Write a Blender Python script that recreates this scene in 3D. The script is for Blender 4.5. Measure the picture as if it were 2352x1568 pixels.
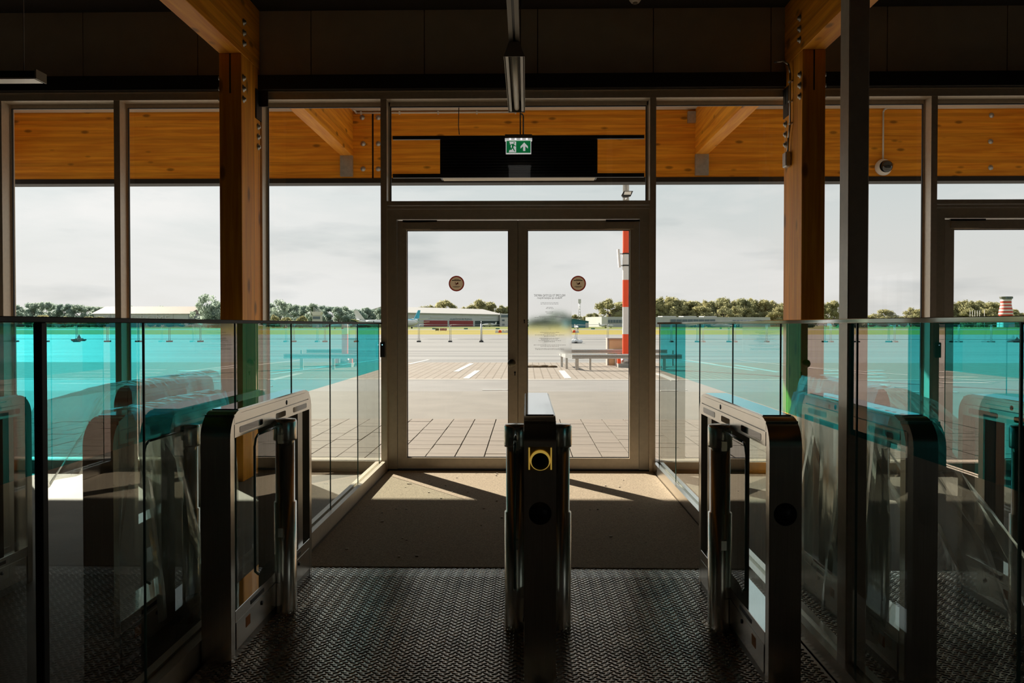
import bpy, bmesh, math, random
from mathutils import Vector, Matrix

for _o in list(bpy.data.objects):
    bpy.data.objects.remove(_o, do_unlink=True)
SC = bpy.context.scene
COL = SC.collection
R = math.radians
random.seed(7)

# ------------------------------------------------------------------ camera
FPX = 1790.0                       # focal length in pixels of the 2352 px frame
YAW, PITCH = R(1.06), R(0.84)
CAMZ = 1.33
cam_d = bpy.data.cameras.new('camera')
cam_d.sensor_width = 36.0
cam_d.lens = FPX / 2352.0 * 36.0
cam_d.shift_y = -12.0 / 2352.0
cam_d.clip_start = 0.05
cam_d.clip_end = 5000
cam = bpy.data.objects.new('camera', cam_d)
COL.objects.link(cam)
cam.location = (0, 0, CAMZ)
cam.rotation_euler = (R(90) - PITCH, 0, YAW)
SC.camera = cam

# ------------------------------------------------------------------ sky, sun, exposure
SUN_AZ = R(38.8)                   # to the left of straight ahead
SUN_EL = R(29.5)
sun_dir = Vector((-math.sin(SUN_AZ) * math.cos(SUN_EL), math.cos(SUN_AZ) * math.cos(SUN_EL), math.sin(SUN_EL)))


def build_world():
    w = bpy.data.worlds.new('sky')
    SC.world = w
    w.use_nodes = True
    nt = w.node_tree
    n = nt.nodes
    n.clear()
    L = nt.links.new
    out = n.new('ShaderNodeOutputWorld')
    bg = n.new('ShaderNodeBackground')
    tc = n.new('ShaderNodeTexCoord')
    sep = n.new('ShaderNodeSeparateXYZ')
    L(tc.outputs['Generated'], sep.inputs[0])
    # height gradient: pale haze at the horizon to soft grey blue above
    ramp = n.new('ShaderNodeValToRGB')
    ramp.color_ramp.elements[0].position = 0.0
    ramp.color_ramp.elements[0].color = (0.70, 0.675, 0.645, 1)
    e = ramp.color_ramp.elements.new(0.10)
    e.color = (0.66, 0.67, 0.655, 1)
    e = ramp.color_ramp.elements.new(0.22)
    e.color = (0.55, 0.62, 0.63, 1)
    ramp.color_ramp.elements[-1].position = 1.0
    ramp.color_ramp.elements[-1].color = (0.30, 0.42, 0.52, 1)
    L(sep.outputs['Z'], ramp.inputs[0])
    # clouds: noise on a flattened dome
    mp = n.new('ShaderNodeMapping')
    mp.inputs['Scale'].default_value = (1.0, 1.0, 3.6)
    mp.inputs['Location'].default_value = (0.3, 0.1, 0.4)
    L(tc.outputs['Generated'], mp.inputs[0])
    nz = n.new('ShaderNodeTexNoise')
    nz.inputs['Scale'].default_value = 3.1
    nz.inputs['Detail'].default_value = 7
    nz.inputs['Roughness'].default_value = 0.55
    nz.inputs['Distortion'].default_value = 0.3
    L(mp.outputs[0], nz.inputs['Vector'])
    cr = n.new('ShaderNodeValToRGB')
    cr.color_ramp.elements[0].position = 0.44
    cr.color_ramp.elements[1].position = 0.66
    L(nz.outputs['Fac'], cr.inputs[0])
    mix = n.new('ShaderNodeMixRGB')
    mix.inputs[2].default_value = (0.76, 0.75, 0.735, 1)
    L(cr.outputs[0], mix.inputs[0])
    L(ramp.outputs[0], mix.inputs[1])
    # small darker cloud patches
    mp2 = n.new('ShaderNodeMapping')
    mp2.inputs['Scale'].default_value = (1.0, 1.0, 5.0)
    L(tc.outputs['Generated'], mp2.inputs[0])
    nz2 = n.new('ShaderNodeTexNoise')
    nz2.inputs['Scale'].default_value = 5.5
    nz2.inputs['Detail'].default_value = 5
    L(mp2.outputs[0], nz2.inputs['Vector'])
    cr2 = n.new('ShaderNodeValToRGB')
    cr2.color_ramp.elements[0].position = 0.55
    cr2.color_ramp.elements[1].position = 0.78
    L(nz2.outputs['Fac'], cr2.inputs[0])
    mix2 = n.new('ShaderNodeMixRGB')
    mix2.blend_type = 'MULTIPLY'
    mix2.inputs[2].default_value = (0.74, 0.77, 0.79, 1)
    L(cr2.outputs[0], mix2.inputs[0])
    L(mix.outputs[0], mix2.inputs[1])
    # glow of the hazy sky around the sun
    dot = n.new('ShaderNodeVectorMath')
    dot.operation = 'DOT_PRODUCT'
    dot.inputs[1].default_value = sun_dir
    L(tc.outputs['Generated'], dot.inputs[0])
    mx = n.new('ShaderNodeMath')
    mx.operation = 'MAXIMUM'
    mx.inputs[1].default_value = 0
    L(dot.outputs['Value'], mx.inputs[0])
    pw = n.new('ShaderNodeMath')
    pw.operation = 'POWER'
    pw.inputs[1].default_value = 6
    L(mx.outputs[0], pw.inputs[0])
    ml = n.new('ShaderNodeMath')
    ml.operation = 'MULTIPLY'
    ml.inputs[1].default_value = 0.22
    L(pw.outputs[0], ml.inputs[0])
    add = n.new('ShaderNodeMixRGB')
    add.blend_type = 'ADD'
    add.inputs[0].default_value = 1
    L(mix2.outputs[0], add.inputs[1])
    L(ml.outputs[0], add.inputs[2])
    L(add.outputs[0], bg.inputs['Color'])
    bg.inputs['Strength'].default_value = 1.05
    L(bg.outputs[0], out.inputs[0])


build_world()
sun_l = bpy.data.lights.new('sun', 'SUN')
sun_l.energy = 13.5
sun_l.angle = R(0.6)
sun_l.color = (1.0, 0.90, 0.76)
sun_o = bpy.data.objects.new('sun', sun_l)
COL.objects.link(sun_o)
sun_o.rotation_euler = (-sun_dir).to_track_quat('-Z', 'Y').to_euler()
sun_o.location = sun_dir * 60
SC.view_settings.view_transform = 'Standard'
SC.view_settings.look = 'None'
SC.view_settings.gamma = 1.0
SC.view_settings.use_curve_mapping = False
SC.view_settings.exposure = 0.06


# ------------------------------------------------------------------ helpers
def at(px, py, Y):
    """world point on the vertical plane y = Y seen at pixel (px, py) of the photograph"""
    dx = (px - 1176.0) / FPX
    dy = -(py - 772.0) / FPX
    f = Vector((-math.sin(YAW) * math.cos(PITCH), math.cos(YAW) * math.cos(PITCH), -math.sin(PITCH)))
    r = Vector((math.cos(YAW), math.sin(YAW), 0))
    u = r.cross(f)
    d = f + r * dx + u * dy
    return Vector((0, 0, CAMZ)) + d * (Y / d.y)


def X(px, Y, py=746):
    return at(px, py, Y).x


def Z(py, Y, px=1209):
    return at(px, py, Y).z


class MB:
    """collects primitive shapes and links them as one mesh object"""

    def __init__(self):
        self.v = []
        self.f = []
        self.smooth = []

    def add(self, vs, fs, smooth=False):
        b = len(self.v)
        self.v += [tuple(p) for p in vs]
        for q in fs:
            self.f.append([b + i for i in q])
            self.smooth.append(smooth)
        return self

    def box(self, x0, x1, y0, y1, z0, z1, ch=0.0):
        if ch > 0:
            # chamfer the vertical and horizontal edges by building an eight-sided prism
            c = ch
            ring = [(x0 + c, y0), (x1 - c, y0), (x1, y0 + c), (x1, y1 - c), (x1 - c, y1), (x0 + c, y1), (x0, y1 - c), (x0, y0 + c)]
            vs = []
            for z, k in ((z0, c), (z0 + c, 0), (z1 - c, 0), (z1, c)):
                for (x, y) in ring:
                    cx, cy = (x0 + x1) / 2, (y0 + y1) / 2
                    sx = 1 - k / max((x1 - x0) / 2, 1e-6)
                    sy = 1 - k / max((y1 - y0) / 2, 1e-6)
                    vs.append((cx + (x - cx) * sx, cy + (y - cy) * sy, z))
            fs = []
            for a in range(3):
                for i in range(8):
                    j = (i + 1) % 8
                    fs.append([a * 8 + i, a * 8 + j, a * 8 + 8 + j, a * 8 + 8 + i])
            fs.append(list(range(7, -1, -1)))
            fs.append(list(range(24, 32)))
            return self.add(vs, fs)
        vs = [(x0, y0, z0), (x1, y0, z0), (x1, y1, z0), (x0, y1, z0), (x0, y0, z1), (x1, y0, z1), (x1, y1, z1), (x0, y1, z1)]
        fs = [[0, 3, 2, 1], [4, 5, 6, 7], [0, 1, 5, 4], [1, 2, 6, 5], [2, 3, 7, 6], [3, 0, 4, 7]]
        return self.add(vs, fs)

    def cyl(self, p0, p1, r0, r1=None, n=12, caps=True):
        r1 = r0 if r1 is None else r1
        p0, p1 = Vector(p0), Vector(p1)
        a = (p1 - p0).normalized()
        t = Vector((0, 0, 1)) if abs(a.z) < 0.9 else Vector((1, 0, 0))
        u = a.cross(t).normalized()
        w = a.cross(u)
        vs = []
        for (p, r) in ((p0, r0), (p1, r1)):
            for i in range(n):
                g = 2 * math.pi * i / n
                vs.append(p + u * (math.cos(g) * r) + w * (math.sin(g) * r))
        fs = [[i, n + i, n + (i + 1) % n, (i + 1) % n] for i in range(n)]
        self.add(vs, fs, True)
        if caps:
            b = len(self.v) - 2 * n
            self.f.append([b + i for i in range(n)])
            self.f.append([b + n + i for i in range(n - 1, -1, -1)])
            self.smooth += [False, False]
        return self

    def tube(self, pts, r, n=8):
        for a, b in zip(pts[:-1], pts[1:]):
            self.cyl(a, b, r, r, n)
        return self

    def lathe(self, prof, c=(0, 0, 0), n=24, sx=1.0, sy=1.0, a0=0.0):
        vs, fs = [], []
        m = len(prof)
        for i in range(n):
            g = 2 * math.pi * i / n + a0
            for (r, z) in prof:
                vs.append((c[0] + math.cos(g) * r * sx, c[1] + math.sin(g) * r * sy, c[2] + z))
        for i in range(n):
            j = (i + 1) % n
            for k in range(m - 1):
                fs.append([i * m + k, j * m + k, j * m + k + 1, i * m + k + 1])
        return self.add(vs, fs, True)

    def ball(self, c, r, n=10, sx=1, sy=1, sz=1):
        prof = [(max(1e-4, math.sin(math.pi * k / n)) * r, -math.cos(math.pi * k / n) * r * sz) for k in range(n + 1)]
        return self.lathe(prof, c, n * 2, sx, sy)

    def prism(self, poly, axis, a, b):
        """extrude a 2-D polygon along an axis; poly order x,y / x,z / y,z for axis z, y, x"""
        def pt(p, t):
            return {'z': (p[0], p[1], t), 'y': (p[0], t, p[1]), 'x': (t, p[0], p[1])}[axis]
        m = len(poly)
        vs = [pt(p, a) for p in poly] + [pt(p, b) for p in poly]
        fs = [[i, (i + 1) % m, m + (i + 1) % m, m + i] for i in range(m)]
        fs.append(list(range(m - 1, -1, -1)))
        fs.append(list(range(m, 2 * m)))
        return self.add(vs, fs)

    def quad(self, a, b, c, d):
        return self.add([a, b, c, d], [[0, 1, 2, 3]])

    def build(self, name, m, parent=None, fix=True):
        me = bpy.data.meshes.new(name)
        me.from_pydata(self.v, [], self.f)
        me.polygons.foreach_set('use_smooth', self.smooth)
        if fix:
            bm = bmesh.new()
            bm.from_mesh(me)
            bmesh.ops.recalc_face_normals(bm, faces=bm.faces)
            bm.to_mesh(me)
            bm.free()
        me.update()
        if m is not None:
            me.materials.append(m)
        o = bpy.data.objects.new(name, me)
        COL.objects.link(o)
        if parent is not None:
            o.parent = parent
        return o


def B(*a, **k):
    return MB().box(*a, **k)


def tag(o, label=None, cat=None, group=None, kind=None):
    if label:
        o['label'] = label
    if cat:
        o['category'] = cat
    if group:
        o['group'] = group
    if kind:
        o['kind'] = kind
    return o


def thing(name, label, cat, loc=(0, 0, 0), rz=0.0, group=None):
    o = bpy.data.objects.new(name, None)
    COL.objects.link(o)
    o.location = loc
    o.rotation_euler = (0, 0, rz)
    o.empty_display_size = 0.1
    return tag(o, label, cat, group)


def struct(name, mb=None, m=None, label=None):
    if mb is None:
        o = bpy.data.objects.new(name, None)
        COL.objects.link(o)
    else:
        o = mb.build(name, m)
    o['kind'] = 'structure'
    if label:
        o['label'] = label
    return o


ORD = ['first', 'second', 'third', 'fourth', 'fifth', 'sixth', 'seventh', 'eighth', 'ninth', 'tenth', 'eleventh', 'twelfth', 'thirteenth', 'fourteenth', 'fifteenth', 'sixteenth', 'seventeenth', 'eighteenth', 'nineteenth', 'twentieth'] + ['twenty-' + w for w in ('first', 'second', 'third', 'fourth', 'fifth', 'sixth', 'seventh', 'eighth', 'ninth')] + ['thirtieth'] + ['thirty-' + w for w in ('first', 'second', 'third', 'fourth')]


# ------------------------------------------------------------------ materials
def base_mat(name):
    m = bpy.data.materials.new(name)
    m.use_nodes = True
    nt = m.node_tree
    nt.nodes.clear()
    out = nt.nodes.new('ShaderNodeOutputMaterial')
    return m, nt, nt.nodes.new, nt.links.new, out


def pbr(name, col, rough=0.6, metal=0.0, var=0.0, scale=8.0, bump=0.0, bscale=40.0, stretch=(1, 1, 1), spec=0.5, col2=None, detail=4.0, emit=None, estr=0.0):
    m, nt, N, L, out = base_mat(name)
    p = N('ShaderNodeBsdfPrincipled')
    p.inputs['Roughness'].default_value = rough
    p.inputs['Metallic'].default_value = metal
    p.inputs['Specular IOR Level'].default_value = spec
    p.inputs['Base Color'].default_value = (*col, 1)
    if emit:
        p.inputs['Emission Color'].default_value = (*emit, 1)
        p.inputs['Emission Strength'].default_value = estr
    tc = N('ShaderNodeTexCoord')
    mp = N('ShaderNodeMapping')
    mp.inputs['Scale'].default_value = stretch
    L(tc.outputs['Object'], mp.inputs[0])
    if var > 0 or col2:
        nz = N('ShaderNodeTexNoise')
        nz.inputs['Scale'].default_value = scale
        nz.inputs['Detail'].default_value = detail
        L(mp.outputs[0], nz.inputs['Vector'])
        rp = N('ShaderNodeValToRGB')
        rp.color_ramp.elements[0].position = 0.3
        rp.color_ramp.elements[1].position = 0.72
        a = col2 if col2 else tuple(c * (1 - var) for c in col)
        b = col if col2 else tuple(min(1, c * (1 + var)) for c in col)
        rp.color_ramp.elements[0].color = (*a, 1)
        rp.color_ramp.elements[1].color = (*b, 1)
        L(nz.outputs['Fac'], rp.inputs[0])
        L(rp.outputs[0], p.inputs['Base Color'])
    if bump > 0:
        nb = N('ShaderNodeTexNoise')
        nb.inputs['Scale'].default_value = bscale
        nb.inputs['Detail'].default_value = 3
        L(mp.outputs[0], nb.inputs['Vector'])
        bp = N('ShaderNodeBump')
        bp.inputs['Strength'].default_value = bump
        bp.inputs['Distance'].default_value = 0.25 / bscale
        L(nb.outputs['Fac'], bp.inputs['Height'])
        L(bp.outputs[0], p.inputs['Normal'])
    L(p.outputs[0], out.inputs[0])
    return m


def wood_mat(name, axis, light=(0.97, 0.42, 0.030), dark=(0.74, 0.255, 0.014), lam=0.042):
    """glue-laminated timber: long grain along `axis`, thin lamella lines, dark knots"""
    m, nt, N, L, out = base_mat(name)
    p = N('ShaderNodeBsdfPrincipled')
    p.inputs['Roughness'].default_value = 0.55
    p.inputs['Specular IOR Level'].default_value = 0.3
    tc = N('ShaderNodeTexCoord')
    mp = N('ShaderNodeMapping')
    s = {'x': (0.5, 7, 9), 'y': (7, 0.5, 9), 'z': (8, 8, 0.5)}[axis]
    mp.inputs['Scale'].default_value = s
    L(tc.outputs['Object'], mp.inputs[0])
    nz = N('ShaderNodeTexNoise')
    nz.inputs['Scale'].default_value = 3.0
    nz.inputs['Detail'].default_value = 6
    nz.inputs['Distortion'].default_value = 0.6
    L(mp.outputs[0], nz.inputs['Vector'])
    rp = N('ShaderNodeValToRGB')
    rp.color_ramp.elements[0].position = 0.32
    rp.color_ramp.elements[0].color = (*dark, 1)
    rp.color_ramp.elements[1].position = 0.66
    rp.color_ramp.elements[1].color = (*light, 1)
    L(nz.outputs['Fac'], rp.inputs[0])
    # lamella tone steps
    sep = N('ShaderNodeSeparateXYZ')
    L(tc.outputs['Object'], sep.inputs[0])
    ch = {'x': 'Z', 'y': 'Z', 'z': 'Y'}[axis]
    mt = N('ShaderNodeMath')
    mt.operation = 'DIVIDE'
    mt.inputs[1].default_value = lam
    L(sep.outputs[ch], mt.inputs[0])
    fl = N('ShaderNodeMath')
    fl.operation = 'FLOOR'
    L(mt.outputs[0], fl.inputs[0])
    wn = N('ShaderNodeTexWhiteNoise')
    wn.noise_dimensions = '1D'
    L(fl.outputs[0], wn.inputs['W'])
    mr = N('ShaderNodeMapRange')
    mr.inputs['To Min'].default_value = 0.84
    mr.inputs['To Max'].default_value = 1.1
    L(wn.outputs['Value'], mr.inputs['Value'])
    fr = N('ShaderNodeMath')
    fr.operation = 'FRACT'
    L(mt.outputs[0], fr.inputs[0])
    gt = N('ShaderNodeMath')
    gt.operation = 'GREATER_THAN'
    gt.inputs[1].default_value = 0.05
    L(fr.outputs[0], gt.inputs[0])
    mr2 = N('ShaderNodeMapRange')
    mr2.inputs['To Min'].default_value = 0.8
    L(gt.outputs[0], mr2.inputs['Value'])
    mm = N('ShaderNodeMath')
    mm.operation = 'MULTIPLY'
    L(mr.outputs[0], mm.inputs[0])
    L(mr2.outputs[0], mm.inputs[1])
    mc = N('ShaderNodeMixRGB')
    mc.blend_type = 'MULTIPLY'
    mc.inputs[0].default_value = 1
    L(rp.outputs[0], mc.inputs[1])
    L(mm.outputs[0], mc.inputs[2])
    # knots
    mk = N('ShaderNodeMapping')
    mk.inputs['Scale'].default_value = {'x': (3.0, 1.5, 7.5), 'y': (5, 2.6, 6), 'z': (6, 5, 2.4)}[axis]
    L(tc.outputs['Object'], mk.inputs[0])
    vo = N('ShaderNodeTexVoronoi')
    vo.inputs['Scale'].default_value = 1.0
    L(mk.outputs[0], vo.inputs['Vector'])
    kr = N('ShaderNodeValToRGB')
    kr.color_ramp.elements[0].position = 0.09
    kr.color_ramp.elements[0].color = (0.42, 0.42, 0.42, 1)
    kr.color_ramp.elements[1].position = 0.19
    kr.color_ramp.elements[1].color = (1, 1, 1, 1)
    L(vo.outputs['Distance'], kr.inputs[0])
    mk2 = N('ShaderNodeMixRGB')
    mk2.blend_type = 'MULTIPLY'
    mk2.inputs[0].default_value = 1
    L(mc.outputs[0], mk2.inputs[1])
    L(kr.outputs[0], mk2.inputs[2])
    L(mk2.outputs[0], p.inputs['Base Color'])
    L(p.outputs[0], out.inputs[0])
    return m


def schlick(nt, f0, power=5.0):
    """angle-dependent reflectance, the same from both faces of a thin pane"""
    N, L = nt.nodes.new, nt.links.new
    ge = N('ShaderNodeNewGeometry')
    dt = N('ShaderNodeVectorMath')
    dt.operation = 'DOT_PRODUCT'
    L(ge.outputs['Normal'], dt.inputs[0])
    L(ge.outputs['Incoming'], dt.inputs[1])
    ab = N('ShaderNodeMath')
    ab.operation = 'ABSOLUTE'
    L(dt.outputs['Value'], ab.inputs[0])
    om = N('ShaderNodeMath')
    om.operation = 'SUBTRACT'
    om.inputs[0].default_value = 1.0
    L(ab.outputs[0], om.inputs[1])
    pw = N('ShaderNodeMath')
    pw.operation = 'POWER'
    pw.inputs[1].default_value = power
    L(om.outputs[0], pw.inputs[0])
    ma = N('ShaderNodeMath')
    ma.operation = 'MULTIPLY_ADD'
    ma.inputs[1].default_value = 1.0 - f0
    ma.inputs[2].default_value = f0
    L(pw.outputs[0], ma.inputs[0])
    return ma.outputs[0]


def glass_mat(name, tint=(0.93, 0.95, 0.945), f0=0.04, rough=0.0, refl=(1, 1, 1)):
    """thin architectural glass: straight-through transmission plus a Fresnel reflection"""
    m, nt, N, L, out = base_mat(name)
    tr = N('ShaderNodeBsdfTransparent')
    tr.inputs[0].default_value = (*tint, 1)
    gl = N('ShaderNodeBsdfGlossy')
    gl.inputs['Color'].default_value = (*refl, 1)
    gl.inputs['Roughness'].default_value = rough
    mx = N('ShaderNodeMixShader')
    L(schlick(nt, f0), mx.inputs[0])
    L(tr.outputs[0], mx.inputs[1])
    L(gl.outputs[0], mx.inputs[2])
    L(mx.outputs[0], out.inputs[0])
    return m


def dichroic_mat(name, trans, refl):
    """dichroic film: lets cyan through and mirrors the complementary red, more so at a glancing angle"""
    m, nt, N, L, out = base_mat(name)
    tr = N('ShaderNodeBsdfTransparent')
    tr.inputs[0].default_value = (*trans, 1)
    gl = N('ShaderNodeBsdfGlossy')
    gl.inputs['Roughness'].default_value = 0.0
    mc = N('ShaderNodeMixRGB')
    mc.inputs[1].default_value = (0, 0, 0, 1)
    mc.inputs[2].default_value = (*refl, 1)
    L(schlick(nt, 0.05, 2.7), mc.inputs[0])
    L(mc.outputs[0], gl.inputs['Color'])
    ad = N('ShaderNodeAddShader')
    L(tr.outputs[0], ad.inputs[0])
    L(gl.outputs[0], ad.inputs[1])
    L(ad.outputs[0], out.inputs[0])
    return m


M = {}
M['alu'] = pbr('aluminium_paint', (0.60, 0.52, 0.41), 0.34, 0.25, var=0.06, scale=30)
M['alu_dark'] = pbr('aluminium_dark', (0.54, 0.47, 0.365), 0.42, 0.15, var=0.06, scale=30)
M['gasket'] = pbr('gasket', (0.02, 0.02, 0.022), 0.5)
M['glass'] = glass_mat('window_glass', (0.96, 0.97, 0.96), 0.03)
M['glass_clear'] = glass_mat('barrier_glass', (0.88, 0.94, 0.91), 0.06)
M['dichroic'] = dichroic_mat('cyan_film_glass', (0.045, 0.46, 0.53), (0.80, 0.66, 0.62))
M['glass_edge'] = pbr('glass_edge', (0.10, 0.20, 0.17), 0.2, spec=0.6)
M['steel'] = pbr('brushed_steel', (0.74, 0.70, 0.635), 0.24, 1.0, var=0.08, scale=6, stretch=(30, 30, 1))
M['steel_dark'] = pbr('brushed_steel_dark', (0.33, 0.305, 0.27), 0.33, 1.0, var=0.10, scale=6, stretch=(30, 30, 1))
M['polished'] = pbr('polished_steel', (0.80, 0.81, 0.80), 0.06, 1.0)
M['black'] = pbr('black_plastic', (0.012, 0.012, 0.013), 0.45, var=0.1, scale=20)
M['black_gloss'] = pbr('black_gloss', (0.012, 0.016, 0.018), 0.05, spec=0.9)
M['galv'] = pbr('galvanised', (0.48, 0.49, 0.48), 0.42, 0.7, var=0.12, scale=25)
M['white'] = pbr('white_paint', (0.72, 0.70, 0.66), 0.5, var=0.03, scale=20)
M['brass'] = pbr('brass', (0.80, 0.58, 0.20), 0.30, 1.0, var=0.08, scale=30)
M['amber'] = pbr('amber_ring', (0.80, 0.55, 0.12), 0.3, emit=(0.85, 0.55, 0.10), estr=0.35)
M['carpet'] = pbr('mat_pile', (0.31, 0.255, 0.185), 0.95, var=0.35, scale=120, bump=0.5, bscale=220, spec=0.1)
M['floor'] = pbr('screed_floor', (0.20, 0.18, 0.15), 0.6, var=0.12, scale=3, bump=0.03, bscale=60, spec=0.12)
M['plate'] = pbr('tread_plate', (0.42, 0.39, 0.34), 0.30, 1.0, var=0.35, scale=5, detail=6)
M['lug'] = pbr('tread_lug', (0.60, 0.56, 0.49), 0.26, 0.9, var=0.3, scale=5, detail=6)
M['panel'] = pbr('spandrel_panel', (0.56, 0.50, 0.40), 0.75, var=0.06, scale=5)
M['ceiling'] = pbr('dark_ceiling', (0.022, 0.02, 0.017), 0.9, var=0.1, scale=3)
M['dark_wall'] = pbr('dark_wall', (0.20, 0.185, 0.165), 0.9, var=0.1, scale=2)
M['black_steel'] = pbr('black_steel', (0.016, 0.014, 0.012), 0.6, 0.2, var=0.1, scale=10)
M['wood_x'] = wood_mat('glulam_x', 'x')
M['wood_y'] = wood_mat('glulam_y', 'y')
M['wood_z'] = wood_mat('glulam_z', 'z')
M['soffit'] = pbr('soffit', (0.62, 0.58, 0.50), 0.7, var=0.04, scale=3)
M['green'] = pbr('sign_green', (0.005, 0.16, 0.045), 0.4, emit=(0.005, 0.16, 0.045), estr=0.5)
M['sign_white'] = pbr('sign_white', (0.75, 0.75, 0.72), 0.4, emit=(0.8, 0.8, 0.78), estr=0.45)
M['led'] = pbr('led_white', (0.9, 0.9, 0.9), 0.4, emit=(0.95, 0.93, 1.0), estr=2.2)
M['led_green'] = pbr('led_green', (0.1, 0.6, 0.3), 0.4, emit=(0.1, 0.8, 0.45), estr=0.8)
M['led_blue'] = pbr('led_blue', (0.3, 0.6, 0.9), 0.4, emit=(0.35, 0.8, 1.0), estr=1.5)
M['reflector'] = pbr('lamp_reflector', (0.55, 0.53, 0.48), 0.35, 0.3)
M['tube'] = pbr('lamp_tube', (0.80, 0.77, 0.70), 0.3)
M['lamp_body'] = pbr('lamp_body', (0.26, 0.235, 0.195), 0.5)
M['track'] = pbr('light_track', (0.22, 0.20, 0.17), 0.5, 0.3)
M['orange'] = pbr('orange_label', (0.50, 0.16, 0.02), 0.6)

# ================================================================== THE ROOM
D = 7.02                                   # inner face of the glass front
WX = 9.0                                   # half width of the hall
floor = struct('floor', B(-WX, WX, -7, D + 0.16, -0.2, 0.0), M['floor'])
ceiling = struct('ceiling', B(-WX, WX, -7, D + 0.14, 4.15, 4.35), M['ceiling'])
struct('wall_left', B(-WX - 0.2, -WX, -7, D + 0.2, 0, 4.15), M['dark_wall'])
wr = MB()
wr.box(WX, WX + 0.2, -7, -6.5, 0, 4.15)
wr.box(WX, WX + 0.2, -3.3, D + 0.2, 0, 4.15)
wr.box(WX, WX + 0.2, -6.5, -3.3, 0, 0.9)
wr.box(WX, WX + 0.2, -6.5, -3.3, 2.6, 4.15)
struct('wall_right', wr, M['dark_wall'])
sw = struct('window_20', label='unseen side window added in the right wall for fill light')  # unseen window, added to brighten the right gate and upper panels
for k in range(5):
    ya = -6.47 + k * .785
    B(WX + .05, WX + .15, ya - .03, ya + .03, 0.9, 2.6).build('mullion', M['alu'], sw)
MB().quad((WX + .1, -6.5, .9), (WX + .1, -3.3, .9), (WX + .1, -3.3, 2.6), (WX + .1, -6.5, 2.6)).build('pane', M['glass'], sw)
struct('wall_back', B(-WX, WX, -7.2, -7, 0, 4.15), M['dark_wall'])

front = struct('wall_front', label='glazed aluminium front with mullions, head rail and dark upper panels')
MUL = [-860, -560, -285, 1, 271.5, 597, 882, 1499, 1835, 2143, 2760, 3060, 3360]
MX = [X(p, D) for p in MUL]
MW = 0.0275
for mx_ in MX:
    B(mx_ - MW, mx_ + MW, D, D + 0.15, 0.0, 3.36).build('mullion', M['alu'], front)
    MB().box(mx_ - 0.02, mx_ + 0.02, D + 0.15, D + 0.19, 0.0, 3.42).build('mullion_cap', M['alu'], front)
B(-WX, WX, D - 0.004, D + 0.15, 3.36, 3.425).build('head_rail', M['alu'], front)
B(-WX, WX, D - 0.012, D + 0.01, 3.425, 3.434).build('head_trim', M['alu'], front)
B(-WX, WX, D - 0.07, D + 0.12, 3.434, 3.56).build('steel_beam', M['black_steel'], front)
# upper panels, each its own board with a joint
seams = [-1120, -860, -600, -335, -70, 192, 455, 715, 975, 1235, 1500, 1770, 2037, 2312, 2575, 2840, 3100, 3360]
for a, b in zip(seams[:-1], seams[1:]):
    xa, xb = X(a, D, 110), X(b, D, 110)
    B(xa + 0.004, xb - 0.004, D - 0.01, D + 0.03, 3.56, 4.15).build('spandrel_panel', M['panel'], front)
B(-WX, WX, D + 0.03, D + 0.12, 3.5, 4.15).build('backing', M['black_steel'], front)


def window(n, xa, xb, z0=0.0, z1=3.36, sill=True):
    w = struct('window_%d' % n)
    fr = MB()
    if sill:
        fr.box(xa, xb, D + 0.0, D + 0.15, 0.0, 0.10)
        fr.box(xa, xb, D - 0.02, D + 0.03, 0.085, 0.10)
    fr.box(xa, xb, D + 0.12, D + 0.15, z1 - 0.035, z1)
    fr.box(xa, xa + 0.012, D + 0.115, D + 0.145, max(z0, 0.1), z1)
    fr.box(xb - 0.012, xb, D + 0.115, D + 0.145, max(z0, 0.1), z1)
    fr.build('window_frame', M['alu'], w)
    g = MB()
    zz0 = 0.10 if sill else z0
    for (a, b, c, d) in ((xa + .012, xa + .018, zz0, z1 - .035), (xb - .018, xb - .012, zz0, z1 - .035)):
        g.box(a, b, D + 0.12, D + 0.14, c, d)
    g.box(xa, xb, D + 0.12, D + 0.14, z1 - 0.041, z1 - 0.035)
    g.build('gasket', M['gasket'], w)
    MB().quad((xa + .012, D + 0.13, zz0), (xb - .012, D + 0.13, zz0), (xb - .012, D + 0.13, z1 - .035), (xa + .012, D + 0.13, z1 - .035)).build('pane', M['glass'], w)
    return w


wn = 0
for i in range(len(MX) - 1):
    if i in (6, 9):
        continue
    wn += 1
    window(wn, MX[i] + MW, MX[i + 1] - MW)


# ------------------------------------------------------------------ double doors
def text_mesh(body, size, mirror=False, extrude=0.0006, spacing=1.0):
    cu = bpy.data.curves.new('text', 'FONT')
    cu.body = body
    cu.size = size
    cu.align_x = 'CENTER'
    cu.align_y = 'CENTER'
    cu.extrude = extrude
    cu.space_character = spacing
    cu.resolution_u = 2
    ob = bpy.data.objects.new('text', cu)
    COL.objects.link(ob)
    dg = bpy.context.evaluated_depsgraph_get()
    me = bpy.data.meshes.new_from_object(ob.evaluated_get(dg))
    bpy.data.objects.remove(ob, do_unlink=True)
    bpy.data.curves.remove(cu)
    if mirror:
        for v in me.vertices:
            v.co.x = -v.co.x
        me.flip_normals()
    me.materials.clear()
    return me


def lettering(name, body, size, loc, m, parent=None, mirror=False, rz=0.0, spacing=1.0, width=None):
    me = text_mesh(body, size, mirror, spacing=spacing)
    xs = [v.co.x for v in me.vertices]
    if width and xs:
        k = width / (max(xs) - min(xs))
        for v in me.vertices:
            v.co.x *= k
    me.materials.append(m)
    o = bpy.data.objects.new(name, me)
    COL.objects.link(o)
    o.location = loc
    o.rotation_euler = (R(90), 0, rz)
    if parent is not None:
        o.parent = parent
    return o




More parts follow.
